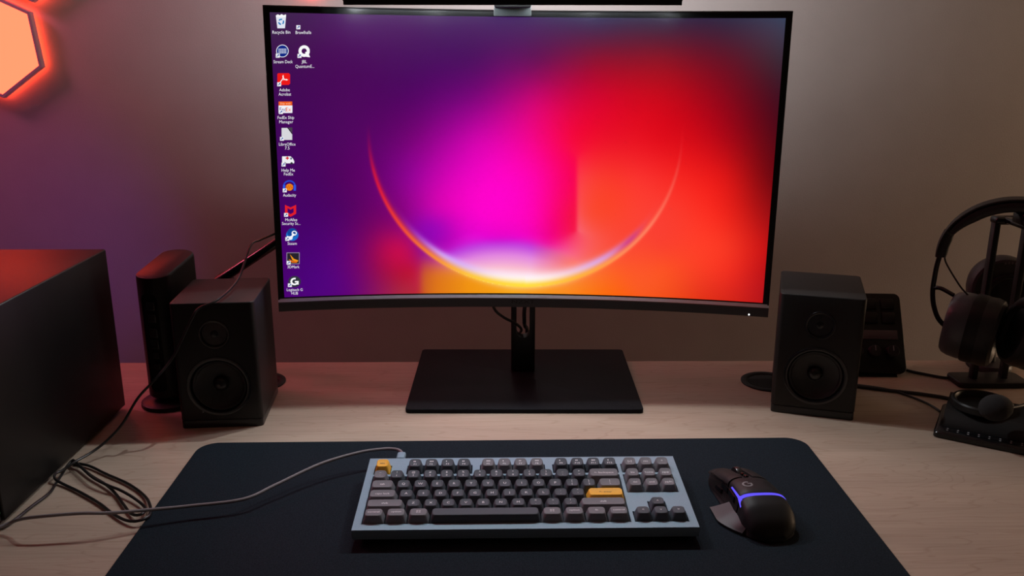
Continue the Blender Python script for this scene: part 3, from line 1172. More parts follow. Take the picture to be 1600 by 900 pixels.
# ------------------------------------------------------------------ mouse
mouse = thing('mouse', 'sculpted black gaming mouse with a violet light strip and thumb rest', 'mouse', 279, 884, 4, math.radians(8))
YS = [-70, -66, -58, -44, -20, 2, 24, 46, 60, 67, 70]
XL = [-6, -17, -26, -33, -34, -32, -31, -30, -28, -26, -24]
XR = [6, 17, 27, 33, 34, 32.5, 31, 31, 30, 29.5, 28]
HT = [4, 12, 22, 31.5, 37.0, 36.5, 32.5, 26.5, 21.5, 18, 16]


def msurf(a, y, off=0.):
    """mouse skin; a from 0 (left foot) to 1 (right foot)"""
    xl, xr, h = np.interp(y, YS, XL), np.interp(y, YS, XR), np.interp(y, YS, HT)
    xl -= off * .9
    xr += off * .9
    h += off
    th = PI * (1 - a)
    c, s = math.cos(th), math.sin(th)
    cx, wx_ = (xl + xr) / 2, (xr - xl) / 2
    x = cx + wx_ * math.copysign(abs(c) ** .62, c)
    z = 1.5 + (h - 1.5) * abs(s) ** .72
    # left side scooped for the thumb, right side drawn in a little towards the foot
    if c < 0:
        k = max(0, 1 - (y / 58.) ** 2) * max(0, -c - .35) / .65
        x += 7.0 * k * math.sin(min(1, z / max(h, 1)) * PI)
    else:
        k = max(0, 1 - (y / 62.) ** 2) * max(0, c - .5) / .5
        x -= 3.0 * k * (1 - z / h)
    # the crown leans to the right side
    z -= .06 * (x - cx) * (h / 40.) * abs(s)
    return (x, y, z)


def fine(a, b_, n):
    return [a + (b_ - a) * i / n for i in range(n + 1)]


def msm():
    global YS, XL, XR, HT
    y2 = fine(-70, 70, 56)
    ker = np.array([1, 2, 3, 2, 1.]) / 9
    arrs = []
    for arr in (XL, XR, HT):
        v = np.interp(y2, YS, arr)
        vp = np.concatenate([[v[0]] * 2, v, [v[-1]] * 2])
        arrs.append(np.convolve(vp, ker, 'valid'))
    YS, XL, XR, HT = y2, *arrs


msm()
bm = bm_new()
loft(bm, [[msurf(a, y, -1.6) for a in fine(0, 1, 40)] for y in YS])
obj('body', bm, M_BLACK, mouse, angle=50)


def shell(name, a0f, a1f, y0, y1, m_, na=22, ny=18, off=0., th=1.5, yskew=None):
    """a piece of the mouse skin with thickness"""
    b = bm_new()
    T, B = [], []
    for j in range(ny + 1):
        t = j / ny
        rowt, rowb = [], []
        for i in range(na + 1):
            q = i / na
            y = (y0(q) if callable(y0) else y0) * (1 - t) + (y1(q) if callable(y1) else y1) * t
            a = (a0f(y) if callable(a0f) else a0f) * (1 - q) + (a1f(y) if callable(a1f) else a1f) * q
            edge = .35 if (i in (0, na) or j in (0, ny)) else 0
            rowt.append(b.verts.new(V(*msurf(a, y, off - edge))))
            rowb.append(b.verts.new(V(*msurf(a, y, off - th))))
        T.append(rowt)
        B.append(rowb)
    for j in range(ny):
        for i in range(na):
            b.faces.new((T[j][i], T[j][i + 1], T[j + 1][i + 1], T[j + 1][i]))
            b.faces.new((B[j][i], B[j + 1][i], B[j + 1][i + 1], B[j][i + 1]))
    for j in range(ny):
        b.faces.new((T[j][0], T[j + 1][0], B[j + 1][0], B[j][0]))
        b.faces.new((T[j][na], B[j][na], B[j + 1][na], T[j + 1][na]))
    for i in range(na):
        b.faces.new((T[0][i], B[0][i], B[0][i + 1], T[0][i + 1]))
        b.faces.new((T[ny][i], T[ny][i + 1], B[ny][i + 1], B[ny][i]))
    return obj(name, b, m_, mouse, angle=50)


M_MSH = mat('mouse_shell', (.013, .0145, .016), .48, spec=.25, noise=.08, nscale=900, bump=.05, bscale=4000)
M_MSB = mat('mouse_button', (.015, .0155, .016), .5, spec=.22, noise=.08, nscale=900)


def strip_y(q):      # course of the light strip across the back: q 0 left .. 1 right
    return -24 - 7 * math.sin(q * PI) * .5 + 2 * q


shell('palm_shell', .06, .94, -69, lambda q: strip_y(q) - 2.2, M_MSH, ny=26)
shell('centre_shell', .27, .83, lambda q: strip_y(q) + 2.2, lambda q: 10 + 3 * math.sin(q * PI), M_MSH)
shell('left_button', lambda y: .20 - .0006 * (y - 18), .475, lambda q: 11.6 + 2.6 * math.sin(q * PI / 2), lambda q: 70 + 4 * (1 - q), M_MSB, off=.6)
shell('right_button', .525, .84, lambda q: 11.6 + 2.6 * math.cos(q * PI / 2), lambda q: 70 + 2 * q, M_MSB, off=.6)
shell('side_panel', .02, .20, -24, 58, M_BLACK2)
for y0, y1 in ((-14, 6), (8, 26)):
    shell('thumb_button', .115, .195, y0, y1, M_GLOSS, off=1.7, th=2.8)
shell('sniper_button', .06, .10, 22, 38, M_GLOSS, off=2.0, th=3.0)
shell('side_rail', .205, .245, 14, 66, M_GLOSS, off=1.2, th=2.0, na=4)
# wheel and the two small buttons behind it
bm = bm_new()
lathe(bm, [(9, -3.4), (11.6, -3.1), (12, -2), (12, 2), (11.6, 3.1), (9, 3.4)], 44, Matrix.Translation(V(0, 41, 20.0)) @ rot('Y', PI / 2))
obj('scroll_wheel', bm, M_RUB, mouse)
bm = bm_new()
rbox(bm, -.6, 26, 31.8, 5, 7, 3.2, 1.2, 2, rot('X', -.25))
obj('scroll_button', bm, M_GLOSS, mouse)
bm = bm_new()
rbox(bm, -.6, 17, 33.8, 5, 7, 3.2, 1.2, 2, rot('X', -.2))
obj('scroll_button', bm, M_GLOSS, mouse)
# light strip: across the back, forking round the left flank
M_STRIP = emat('violet_light', srgb((96, 82, 238)), 1.15)


def ribbon(bmx, line, w0, w1):
    pts = [Vector(msurf(a, y, -.35)) for a, y in line]
    n = len(pts)
    prev = None
    for i in range(n):
        a, y = line[i]
        nrm = (Vector(msurf(a, y, .8)) - Vector(msurf(a, y, -.8))).normalized()
        t = (pts[min(i + 1, n - 1)] - pts[max(i - 1, 0)]).normalized()
        s_ = t.cross(nrm).normalized()
        w = w0 + (w1 - w0) * i / (n - 1)
        cur = [bmx.verts.new((pts[i] + s_ * w / 2 * k + nrm * (.35 if k in (-.5, .5) else 0)) * K) for k in (-1, -.5, .5, 1)]
        cur += [bmx.verts.new((pts[i] + s_ * w / 2 * k - nrm * 1.0) * K) for k in (1, -1)]
        if prev:
            for k in range(6):
                bmx.faces.new((prev[k], prev[(k + 1) % 6], cur[(k + 1) % 6], cur[k]))
        else:
            bmx.faces.new(cur)
        prev = cur
    bmx.faces.new(list(reversed(prev)))


bm = bm_new()
ribbon(bm, [(.86 - .60 * q, strip_y(1 - q)) for q in fine(0, 1, 24)], 4.4, 4.4)
obj('light_strip', bm, M_STRIP, mouse, angle=60)
bm = bm_new()
ribbon(bm, [(.275 - .02 * q, -24 + 26 * q) for q in fine(0, 1, 12)], 4.6, 2.2)
obj('light_strip', bm, M_STRIP, mouse, angle=60)
bm = bm_new()
ribbon(bm, [(.27 - .06 * q, -23 - 10 * q) for q in fine(0, 1, 8)], 4.4, 3.4)
obj('light_strip', bm, M_STRIP, mouse, angle=60)
# logo on the back: an open ring with a bar
bm = bm_new()


def on_mouse(x, y):
    # nearest skin point under plan position
    lo, hi = .1, .9
    for _ in range(30):
        mid = (lo + hi) / 2
        if msurf(mid, y)[0] < x:
            lo = mid
        else:
            hi = mid
    p = msurf(lo, y, .25)
    return V(p[0], p[1], p[2])


lx, ly, lr = -9, -7, 4.8
seg = [math.radians(a) for a in fine(60, 345, 22)]
for a0, a1 in zip(seg, seg[1:]):
    bm.faces.new([bm.verts.new(on_mouse(lx + r_ * math.cos(a), ly + r_ * math.sin(a))) for a, r_ in ((a0, lr + 1.1), (a1, lr + 1.1), (a1, lr - 1.0), (a0, lr - 1.0))])
for (xa, xb, ya, yb) in ((.4, 5.6, .2, 2.2), (3.6, 5.6, -2.6, .2)):
    bm.faces.new([bm.verts.new(on_mouse(lx + x, ly + y)) for x, y in ((xa, ya), (xb, ya), (xb, yb), (xa, yb))])
obj('logo', bm, mat('grey_logo', (.17, .18, .19), .5), mouse, smooth=False)
# thumb rest: a wing sweeping out of the left flank to a pointed front
bm = bm_new()
rings = []
for q in fine(0, 1, 20):
    y = -50 + 58 * q
    out = 1 + 12.5 * math.sin(min(1, q * 1.7) * PI / 2) ** 1.3
    if q > .84:
        out *= 1 - .0 * (q - .84) / .16
    xi = np.interp(y, YS, XL) + 5.5
    xo = np.interp(y, YS, XL) - out
    zi = 13.5
    ring = []
    for k in fine(0, 1, 8):
        ring.append((xi + (xo - xi) * k, y + (-9 + 9 * k) * (q > .5) * (q - .5) * 2, 3.4 + (zi - 3.4) * (1 - k) ** 1.6 + 1.1 * math.sin(k * PI)))
    ring += [(xo + .5, ring[-1][1], 1.2), (xi, y - 9 * (q > .5) * (q - .5) * 2, 1.2)]
    rings.append(ring)
loft(bm, rings)
obj('thumb_rest', bm, mat('thumb_rest', (.030, .033, .036), .5, noise=.1, nscale=900), mouse, angle=50)
bm = bm_new()
prism(bm, rrect(40, 110, 16, 8), 0, 1.6)
obj('glide_foot', bm, M_RUB, mouse)

# ------------------------------------------------------------------ bookshelf speakers
def speaker(x, y, rz, w, h, d, label, led):
    s = thing('desktop_speaker', label, 'speaker', x, y, 0, rz, group='pair of black desktop speakers')
    bm = bm_new()
    prism(bm, [(px, py + d / 2) for px, py in rrect(w - 1, d - 1, 5, 5)], 0, 11.5, .8)
    obj('base_pad', bm, M_RUB, s)
    bm = bm_new()
    prism(bm, [(px, py + d / 2) for px, py in rrect(w, d, 6.5, 7)], 11.5, h, 1.6)
    cabn = obj('cabinet', bm, M_SPK, s)
    zw, zt, rw, rtw = 61.0, 136.0, 39.5, 18.0
    cutr = bm_new()
    lathe(cutr, [(rw, -5), (rw, 14)], 64, Matrix.Translation(V(0, 0, zw)) @ rot('X', -PI / 2))
    cut(cabn, cutr)
    cutr = bm_new()
    lathe(cutr, [(rtw, -5), (rtw, 10)], 48, Matrix.Translation(V(0, 0, zt)) @ rot('X', -PI / 2))
    cut(cabn, cutr)

    def at(z):       # local z of the profile runs out of the front
        return Matrix.Translation(V(0, 0, z)) @ rot('X', PI / 2)
    bm = bm_new()
    lathe(bm, [(rw - .1, -2), (rw + 3.6, .1), (rw + 3.2, .9), (rw + .4, 1.3), (rw - 1.4, .7), (rw - 2.2, -1.5), (rw - 1.5, -3)], 72, at(zw), caps=False)
    obj('woofer_ring', bm, M_RING, s)
    bm = bm_new()
    prof = [(rw - .2, -9)] + [(rw - 1.2 - 6.5 * k, -5.5 + 3.4 * math.sin(k * PI)) for k in fine(0, 1, 8)] + [(rw - 8.5, -6.2), (24, -9.5), (14, -12.4), (11.2, -13.2)]
    lathe(bm, prof, 72, at(zw), caps=False)
    bmesh.ops.contextual_create(bm, geom=[e for e in bm.edges if len(e.link_faces) == 1 and (e.verts[0].co - Vector((0, 0, zw * K))).length < .02])
    cone = obj('woofer_cone', bm, M_CONE, s)
    bm = bm_new()
    lathe(bm, [(11, -13.2), (10.5, -12)] + [(10.2 * math.cos(a), -11.5 + 8.0 * math.sin(a)) for a in fine(0, PI / 2 - .02, 8)], 40, at(zw))
    obj('dust_cap', bm, M_RUB, cone)
    bm = bm_new()
    lathe(bm, [(rtw - .1, -2), (rtw + 2.6, .1), (rtw + 2.2, .8), (rtw + .3, 1.1), (rtw - 1.0, .5), (rtw - 1.6, -1.6)], 56, at(zt), caps=False)
    obj('tweeter_ring', bm, M_RING, s)
    bm = bm_new()
    lathe(bm, [(rtw - .3, -1.8), (14.2, -3.6), (10.6, -6.0), (9.4, -6.4)] + [(8.9 * math.cos(a), -6.4 + 5.6 * math.sin(a)) for a in fine(0, PI / 2 - .02, 8)], 48, at(zt))
    obj('tweeter_dome', bm, M_RUB, s)
    if led:
        bm = bm_new()
        lathe(bm, [(1.0, -.5), (1.0, .3)], 14, Matrix.Translation(V(-w / 2 + 31, 0, 24)) @ rot('X', PI / 2))
        tag(obj('indicator', bm, mat('dull_led', (.2, .2, .2), .3), s), 'tiny grey indicator dot')
    return s


speaker(-388.2, 1120.0, .078, 110.8, 180, 127.2, 'black two-way desktop speaker left of the monitor, in front of the upright modem', True)
speaker(439.4, 1149.9, -.308, 113.6, 178, 132.6, 'black two-way desktop speaker right of the monitor, turned inwards', False)

# ------------------------------------------------------------------ big black box at the left end of the desk
BX, BY0, BY1, BH, BW = -549.5, 858.0, 1188.0, 238.0, 330.0
box = thing('computer_case', 'big plain black box-shaped case at the left end of the desk, its top lit red', 'computer case', BX - BW / 2, (BY0 + BY1) / 2, 0)
D = BY1 - BY0
bm = bm_new()
rbox(bm, 0, 4, BH / 2 + 2.5, BW, D - 8, BH - 5, 2.2, 3)
obj('shell', bm, M_BOX, box)
bm = bm_new()
rbox(bm, 0, -D / 2 + 3, BH / 2 + 2.5, BW - 3, 8, BH - 8, 3, 3)
fp = obj('front_panel', bm, M_GLOSS, box)
bm = bm_new()
lathe(bm, [(1.1, 0), (1.1, .6)], 14, Matrix.Translation(V(BW / 2 - 1.6, -D / 2 + 3, 18)) @ rot('Y', PI / 2))
tag(obj('power_light', bm, emat('green_led', (.10, .26, .08), .6), fp), 'tiny green power light')
for sx in (-1, 1):
    for sy in (-1, 1):
        bm = bm_new()
        lathe(bm, [(11, 0), (12, 5.4)], 24, Matrix.Translation(V(sx * (BW / 2 - 30), sy * (D / 2 - 35), 0)))
        obj('foot', bm, M_RUB, box)
# violet strip lamp on the rear of the case: the glow on the wall behind it
bm = bm_new()
rbox(bm, 70, D / 2 + 2.2, 120, 150, 4.4, 12, 1.5)
rg = obj('rear_light', bm, emat('violet_strip', (.22, .12, 1.0), .6), box)
ld = bpy.data.lights.new('rear_glow', 'SPOT')
ld.energy = PURPLE_POWER
ld.color = (.22, .10, 1.0)
ld.spot_size = math.radians(64)
ld.spot_blend = 1.0
ld.shadow_soft_size = .01
lo = bpy.data.objects.new('rear_glow', ld)
C.objects.link(lo)
lo.parent = box
lo.location = V(70, D / 2 + 16, 120)
lo.rotation_euler = Vector((-.42, .72, -.05)).to_track_quat('-Z', 'Y').to_euler()

# black cord looped on the desk
cd = bm_new()
loops = [(-640, 760, 2.4), (-590, 808, 2.4), (-550, 853, 3), (-542, 877, 3), (-539, 902, 3), (-534, 932, 3), (-537, 952, 3), (-541, 975, 3), (-543.5, 996, 5), (-541, 1006, 8), (-534, 1000, 9), (-514, 979, 9), (-492, 957, 9), (-468, 941, 8), (-450, 932, 6.5),
         (-429, 917, 5), (-410, 899, 4.4), (-403, 885, 6.2), (-406, 876, 6.4), (-419, 885, 3), (-434, 903, 3), (-456, 931, 3), (-476, 951, 4), (-503, 973, 4.2), (-527, 996, 4.5), (-541, 1004, 4), (-533, 1007, 3), (-515, 999, 3), (-488, 980, 2.6),
         (-451, 955, 2.6), (-421, 927, 2.6), (-404, 901, 5.4), (-394, 876, 6.6), (-400, 864, 6.6), (-416, 868, 4), (-439, 885, 2.6), (-464, 908, 2.6), (-499, 935, 2.6), (-530, 956, 2.8), (-542, 963, 6), (-545, 972, 8), (-540, 981, 8), (-531, 994, 12.5),
         (-521, 1016, 14), (-508, 1033, 22), (-491, 1046, 40), (-473, 1059, 70), (-449, 1067, 95), (-431, 1088, 119), (-407, 1095, 165), (-398, 1102, 178), (-377, 1117, 186), (-368, 1180, 197), (-365, 1240, 230), (-358, 1266, 233), (-335, 1294, 240), (-280, 1300, 268)]
tube(cd, loops, 1.7, sub=6)
tag(obj('black_cord', cd, M_CABB), 'black cord looped on the desk by the big black box, rising past the left speaker', 'cable')

# ------------------------------------------------------------------ modem standing behind the left speaker
md = thing('modem', 'slim upright black modem on a round foot between the big black box and left speaker', 'modem', -497, 1186, 0, -.14)
bm = bm_new()
lathe(bm, [(37, 0), (38.5, 1.5), (38, 6), (35, 8), (10, 8.4)], 64, Matrix.Translation(V(0, 22, 0)))
obj('foot', bm, M_BLACK2, md)
bm = bm_new()
loft(bm, [[(24 * math.cos(a) * s_, 24 * math.sin(a) * s_ + 36 + (0 if math.sin(a) < 0 else 44) - 12 * 0, z) for a in [2 * PI * i / 40 for i in range(40)]] for z, s_ in ((7.5, .8), (13, .8))])
obj('collar', bm, M_BLACK, md)
ST = []
for i in range(25):
    a = PI + PI * i / 24
    ST.append((25 * math.cos(a), 25 * .72 * math.sin(a) + 18))
for i in range(25):
    a = PI * i / 24
    ST.append((25 * math.cos(a), 25 * .72 * math.sin(a) + 88))
bm = bm_new()
n = len(ST)
rings = []
for z, s_ in ((13, .90), (14.5, .96), (17, 1), (120, 1.005), (192, 1.0), (195.5, .985), (197, .94)):
    rings.append([(x * s_, (y - 53) * s_ + 53, z + (y * .16 if z > 150 else 0)) for x, y in ST])
loft(bm, rings)
mb = obj('case', bm, M_BLACK2, md)
cb = bm_new()
slot = rrect(25, 150, 11, 8)
loft(cb, [[(x - 1.5, -20, z + 99) for x, z in slot], [(x - 1.5, 6.5, z + 99) for x, z in slot]])
cut(mb, cb)
bm = bm_new()
ring1 = [[(x * f - 1.5, yy, z * g_ + 99) for x, z in rrect(25, 150, 11, 8)] for f, g_, yy in ((1, 1, 5.0), (1.08, 1.02, 1.6), (1.0, 1.0, 1.2), (.93, .985, 5.5))]
loft(bm, [[(x, y + .012 * 0 + 0 * z + (abs(x + 1.5) / 12.5) ** 2 * 1.6, z) for x, y, z in r_] for r_ in ring1], caps=False)
obj('port_frame', bm, M_BLACK2, mb)
for i, (z, w, h) in enumerate([(154, 12, 12), (136, 12, 12), (114, 12, 14), (97, 12, 14), (80, 9, 9), (63, 9, 9)]):
    bm = bm_new()
    rbox(bm, -1.5, 5.0, z, w, 3.2, h, .6)
    rbox(bm, -1.5, 3.2, z, w - 3.5, .8, h - 4, .2, mi=1)
    obj('port', bm, [M_PORT if i < 4 else M_CHARC, M_MESH], mb)

# microphone arm: a tube rising from a clamp behind the speaker to behind the monitor
arm = thing('microphone_arm', 'black tubular microphone arm slanting up behind the left speaker to the monitor', 'microphone arm', -440, 1345, 0)
bm = bm_new()
lathe(bm, [(22, 0), (22, 4), (20, 6), (9, 7), (9, 150), (8, 152)], 36)
obj('post', bm, M_BLACK2, arm)
bm = bm_new()
lathe(bm, [(12, -14), (13, -12), (13, 12), (12, 14)], 32, Matrix.Translation(V(0, -8, 152)) @ rot('X', PI / 2))
obj('joint', bm, M_BLACK, arm)
bm = bm_new()
tube(bm, [(-24, -26, 142), (91, -26, 216), (260, 0, 316)], 7.2, n=20, smooth=False)
obj('arm_tube', bm, M_GLOSS, arm)

# ------------------------------------------------------------------ tilted control panel behind the right speaker
tp = math.radians(58)
pan = thing('audio_mixer', 'black tilted desktop mixer panel with buttons and knobs behind the right speaker', 'mixer', 578, 1300, 0, -.06)
PM = Matrix.Translation(V(0, 0, 8)) @ rot('X', tp)      # local: x right, y up the slope, -? z out
bm = bm_new()
v0 = set(bm.verts)
prism(bm, [(x, y + 66) for x, y in rrect(128, 132, 10, 6)], -12, 0, 2.0)
bmesh.ops.transform(bm, matrix=PM, verts=bm.verts[:])
body = obj('body', bm, M_BLACK2, pan)
bm = bm_new()
loft(bm, [[(-50, 2, 0), (50, 2, 0), (50, 60, 0), (-50, 60, 0)], [(-50, 24, 16), (50, 24, 16), (50, 66, 78), (-50, 66, 78)]])
obj('stand', bm, M_BLACK, pan)
for i in range(4):
    for j in range(2):
        bm = bm_new()
        rbox(bm, -42 + i * 28, 90 + j * 23, 1.4, 21, 18, 3.4, 1.6, 2)
        bmesh.ops.transform(bm, matrix=PM, verts=bm.verts[:])
        obj('button', bm, M_BLACK2, pan)
bm = bm_new()
rbox(bm, 2, 62, .6, 104, 15, 1.6, .5)
bmesh.ops.transform(bm, matrix=PM, verts=bm.verts[:])
obj('display', bm, M_DISPLAY, pan)
for i in range(4):
    bm = bm_new()
    lathe(bm, [(10, 0), (9.6, 8), (8.6, 10), (4, 10.3)], 30, Matrix.Translation(V(-42 + i * 28, 34, 0)))
    rbox(bm, -42 + i * 28, 38, 10.4, 1.4, 8, .5, mi=1)
    bmesh.ops.transform(bm, matrix=PM, verts=bm.verts[:])
    obj('knob', bm, [M_BLACK, mat('knob_mark', (.30, .30, .31), .5)], pan)

# ------------------------------------------------------------------ low black deck at the right edge
dk = thing('control_deck', 'low black slab with a round dish and a row of paired dots at right edge', 'device', 698, 1073, 0, -.56)
# local x along the front edge, front edge at y=-52
bm = bm_new()
loft(bm, [[(x, y, z) for x, y in rrect(w, d, 6, 5)] for w, d, z in ((204, 108, 0), (208, 112, 1.5), (208, 112, 7.5), (205, 109, 9.5), (203, 107, 10))])
obj('base_plate', bm, M_GLOSS, dk)
bm = bm_new()
prof = [(-34, 9.9), (-32, 15), (-18, 27), (-14, 29), (50, 30), (52, 28), (52, 9.9)]
loft(bm, [[(x, y, z) for y, z in prof] for x in (-96, 97)])
obj('upper_body', bm, M_BLACK2, dk)
bm = bm_new()
lathe(bm, [(24, 29), (37, 29), (38.5, 31), (38.5, 39), (37, 41), (34, 41), (32.5, 38), (31, 31.5), (20, 31)], 60, Matrix.Translation(V(-54, 12, 0)))
obj('dish', bm, M_BLACK2, dk)
bm = bm_new()
rbox(bm, 40, 12, 33.5, 62, 40, 8, 2)
rbox(bm, 40, -4, 36, 30, 6, 9, 1)
obj('socket_block', bm, M_BLACK, dk)
M_DOT = mat('pale_dot', (.30, .30, .31), .5)
for i in range(14):
    bm = bm_new()
    for yy in (-46.5, -40.5):
        lathe(bm, [(1.25, 9.7), (1.25, 10.25)], 12, Matrix.Translation(V(-88 + i * 12.6, yy, 0)))
    obj('dot_pair', bm, M_DOT, dk)

# ------------------------------------------------------------------ headset stand and headset
hsx, hsy = 758.0, 1275.0
hs = thing('headset_stand', 'black headset stand with two upright posts and a top crossbar', 'headset stand', hsx, hsy, 0)
bm = bm_new()
prism(bm, rrect(110, 50, 10, 5), 0, 9, 2)
obj('base', bm, M_BLACK2, hs)
for sx in (-1, 1):
    bm = bm_new()
    rbox(bm, sx * 23.5, 0, 133, 9.5, 12, 250, 1.5)
    obj('post', bm, M_BLACK, hs)
bm = bm_new()
rbox(bm, 0, 0, 259.5, 58, 22, 12, 4.5, 3)
rbox(bm, -6, -34, 261, 24, 74, 9, 3.5, 3)
rbox(bm, -8, -57, 273.5, 38, 30, 19, 4.5, 3)
obj('crossbar', bm, M_GLOSS, hs)

hd_ = thing('headset', 'black over-ear gaming headset with boom microphone hanging on the stand', 'headset', 737, 1217, 7.5, -.5)
RB, RZ, CZ = 101.0, 88.0, 205.0


def band(a0, a1, t_out, t_in, width, taper=0., n=36):
    """a piece of the headband swept round the arc; t_out / t_in millimetres outside / inside the centre line"""
    b = bm_new()
    rings = []
    for i in range(n + 1):
        a = math.radians(a0 + (a1 - a0) * i / n)
        c_, s_ = math.cos(a), math.sin(a)
        e_ = 1 - taper * (1 - min(1, min(i, n - i) / (n * .18)))
        ctr = Vector((RB * c_, 0, CZ + RZ * s_))
        nrm = Vector((c_ / RB, 0, s_ / RZ)).normalized()
        mid, half = (t_out - t_in * e_) / 2, (t_out + t_in * e_) / 2
        ring = []
        for k in range(20):
            q = 2 * PI * k / 20
            wv = width / 2 * math.copysign(abs(math.cos(q)) ** .45, math.cos(q))
            hv = mid + half * math.copysign(abs(math.sin(q)) ** .45, math.sin(q))
            ring.append(tuple(ctr + nrm * hv + Vector((0, wv, 0))))
        rings.append(ring)
    return loft(b, rings)


obj('headband', band(180, 0, 2.2, 1.2, 34), M_BLACK2, hd_)
obj('headband_cushion', band(156, 24, -.6, 17.5, 32, .35), M_CUSH, hd_)
for s in (-1, 1):
    # yoke arm and wire
    bm = bm_new()
    tube(bm, [(s * 97, 0, 206), (s * 100, 0, 185), (s * 101, 0, 165), (s * 101, 0, 145), (s * 97, -3, 124), (s * 87, -8, 104), (s * 68, -14, 90)], 3.6, n=12)
    tube(bm, [(s * 100, 0, 150), (s * 90, -6, 152), (s * 72, -14, 146)], 3.2, n=10)
    obj('yoke', bm, M_GLOSS, hd_)
    bm = band(183 if s < 0 else -3, 158 if s < 0 else 22, 3.2, 13.5, 30, .12, 14)
    obj('headband_end', bm, M_BLACK, hd_)
    bm = bm_new()
    tube(bm, [(s * 91, -6, 206), (s * 88, -8, 192), (s * 66, -16, 162), (s * 54, -18, 150), (s * 51, -19, 144)], 1.3, n=8)
    obj('wire', bm, M_BLACK, hd_)
    # ear cup: outer plate, body, cushion stacked along the cup axis (tilted a little)
    CM = Matrix.Translation(V(s * 42, -14, 100)) @ rot('Z', -.16 if s < 0 else .35) @ rot('Y', .10 if s < 0 else .26) @ rot('Y', s * PI / 2)

    def cup(bmx, prof):
        v1 = set(bmx.verts)
        rings = []
        for f, z in prof:
            rings.append([(52 * f * math.copysign(abs(math.cos(q)) ** .8, math.cos(q)), 43 * f * math.copysign(abs(math.sin(q)) ** .8, math.sin(q)), z) for q in [2 * PI * k / 48 for k in range(48)]])
        loft(bmx, rings)
        bmesh.ops.transform(bmx, matrix=CM, verts=[v for v in bmx.verts if v not in v1])
    bm = bm_new()
    cup(bm, [(.93, 4), (.95, 8), (.93, 22), (.88, 30), (.80, 34), (.5, 35.5)])
    obj('ear_cup', bm, mat('headset_shell', (.085, .094, .112), .3, noise=.05), hd_)
    bm = bm_new()
    cup(bm, [(.97, -13), (.985, -9), (.985, 1), (.97, 4)])
    obj('ear_ring', bm, M_BLACK2, hd_)
    bm = bm_new()
    cup(bm, [(.62, -30), (.72, -35), (.84, -36), (.94, -32), (.98, -24), (.97, -13)])
    obj('ear_cushion', bm, M_CUSH, hd_)
bm = bm_new()
tube(bm, [(38, -40, 62), (46, -90, 50), (36, -140, 44), (14, -178, 46), (4, -188, 47)], 2.2, n=10)
boom = obj('microphone_boom', bm, M_BLACK, hd_)
bm = bm_new()
lathe(bm, [(17.5 * math.sin(a) * (1 if a < PI / 2 else 1.0) + .01, 21 * math.cos(a)) for a in fine(.02, PI - .02, 18)], 32, Matrix.Translation(V(-4, -192, 48)) @ rot('Z', .5) @ rot('Y', 1.5))
obj('foam_windscreen', bm, M_FOAM, boom)

# round-headed device at the back, half hidden by the headset
rd = thing('round_device', 'round-headed dark device on a disc foot at the back behind the headset stand', 'device', 797, 1343, 0, -.2)
bm = bm_new()
lathe(bm, [(32, 0), (34, 2), (34, 7), (32, 10), (16, 12)], 64)
obj('foot', bm, M_CHARC, rd)
bm = bm_new()
lathe(bm, [(9, 12), (8, 30), (8, 110)], 28)
obj('stem', bm, M_BLACK2, rd)
HM = Matrix.Translation(V(0, 0, 138)) @ rot('X', PI / 2)
bm = bm_new()
lathe(bm, [(30, -34), (44, -26), (50, -8), (50, 8), (47, 14), (43, 16), (30, 14)], 64, HM)
head = obj('head', bm, M_CHARC, rd)
bm = bm_new()
lathe(bm, [(34, 14), (33, 19), (29, 20), (27, 15), (18, 12), (8, 13)], 48, Matrix.Translation(V(6, 0, 128)) @ rot('X', PI / 2))
obj('ring', bm, M_BLACK, head)
bm = bm_new()
for i in range(4):
    rbox(bm, -4 + i * 5, -15.5, 180.5 - abs(i - 1.5) * .7, 2.4, 1.4, 3)
obj('marking', bm, mat('pale_mark', (.20, .19, .18), .5), head)

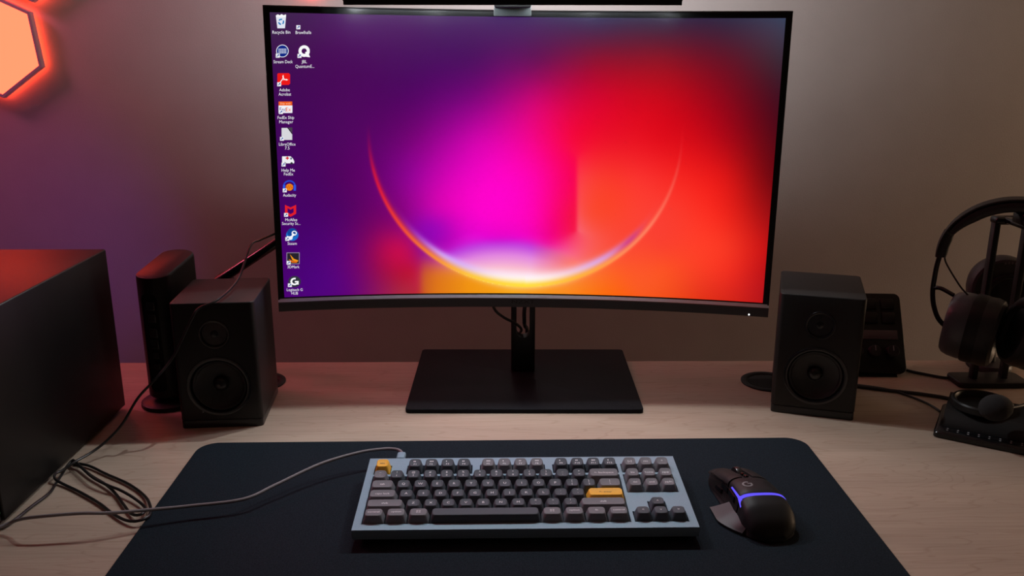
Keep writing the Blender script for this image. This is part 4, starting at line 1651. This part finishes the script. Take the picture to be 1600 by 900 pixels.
# cords on the right
for pts_, r_, lab in (
        ([(618, 1352, 40), (628, 1350, 26), (640, 1340, 10), (652, 1325, 3), (676, 1305, 2.6), (700, 1290, 2.6), (715, 1296, 2.6)], 2.4, 'thin black cord running from the tilted mixer to the headset stand area'),
        ([(505, 1268, 2.8), (545, 1256, 2.8), (590, 1238, 2.8), (628, 1225, 2.8), (655, 1212, 2.8), (668, 1202, 2.8)], 2.8, 'thick black cord from behind the right speaker towards the low slab'),
        ([(512, 1276, 2.2), (548, 1263, 2.2), (585, 1246, 2.2), (606, 1224, 2.2), (621, 1196, 2.2), (627, 1176, 2.2), (629, 1160, 2.2)], 1.8, 'thin black cord branching towards the corner of the low slab')):
    bm = bm_new()
    tube(bm, pts_, r_)
    tag(obj('black_cord', bm, M_CABB), lab, 'cable', group='black cords on the right of the desk')

# ------------------------------------------------------------------ hexagonal light panels on the wall
M_HXL = emat('panel_light', (6.0, .36, .17), HEX_FRONT)
M_HXB = emat('panel_back_light', (1.0, .055, .018), HEX_BACK)


def hexagon(cx, cz, label):
    t = thing('hexagonal_light_panel', label, 'wall light', cx, WALL, cz, 0, group='hexagonal light panels on the wall')
    a0 = math.radians(5 + 30)

    def hx(r, y):
        return [(r * math.cos(a0 + PI / 3 * i), y, r * math.sin(a0 + PI / 3 * i)) for i in range(6)]
    bm = bm_new()
    loft(bm, [hx(80, 0), hx(80, -12)])
    obj('wall_mount', bm, M_HEXF, t)
    bm = bm_new()
    loft(bm, [hx(109, -12), hx(109, -25), hx(108, -26), hx(102, -26), hx(101.2, -24), hx(101.2, -12)], caps=False)
    n6 = 6
    obj('frame', bm, M_HEXF, t, angle=20)
    bm = bm_new()
    loft(bm, [hx(101, -13), hx(101, -24.2)])
    obj('diffuser', bm, M_HXL, t)
    bm = bm_new()
    loft(bm, [hx(106, -11.2), hx(106, -12), hx(88, -12), hx(88, -11.2)], caps=False)
    bmesh.ops.bridge_loops(bm, edges=[e for e in bm.edges if len(e.link_faces) == 1])
    obj('back_light', bm, M_HXB, t)
    return t


hexagon(-1049, 510, 'glowing orange-red hexagonal wall panel cut off by the left edge of the photo')
hexagon(-961, 700, 'hexagonal wall panel whose lowest corner shows above the glowing one at top left')
hexagon(-399, 709, 'hexagonal wall panel whose lowest corner peeps in above the upper left corner of the monitor')
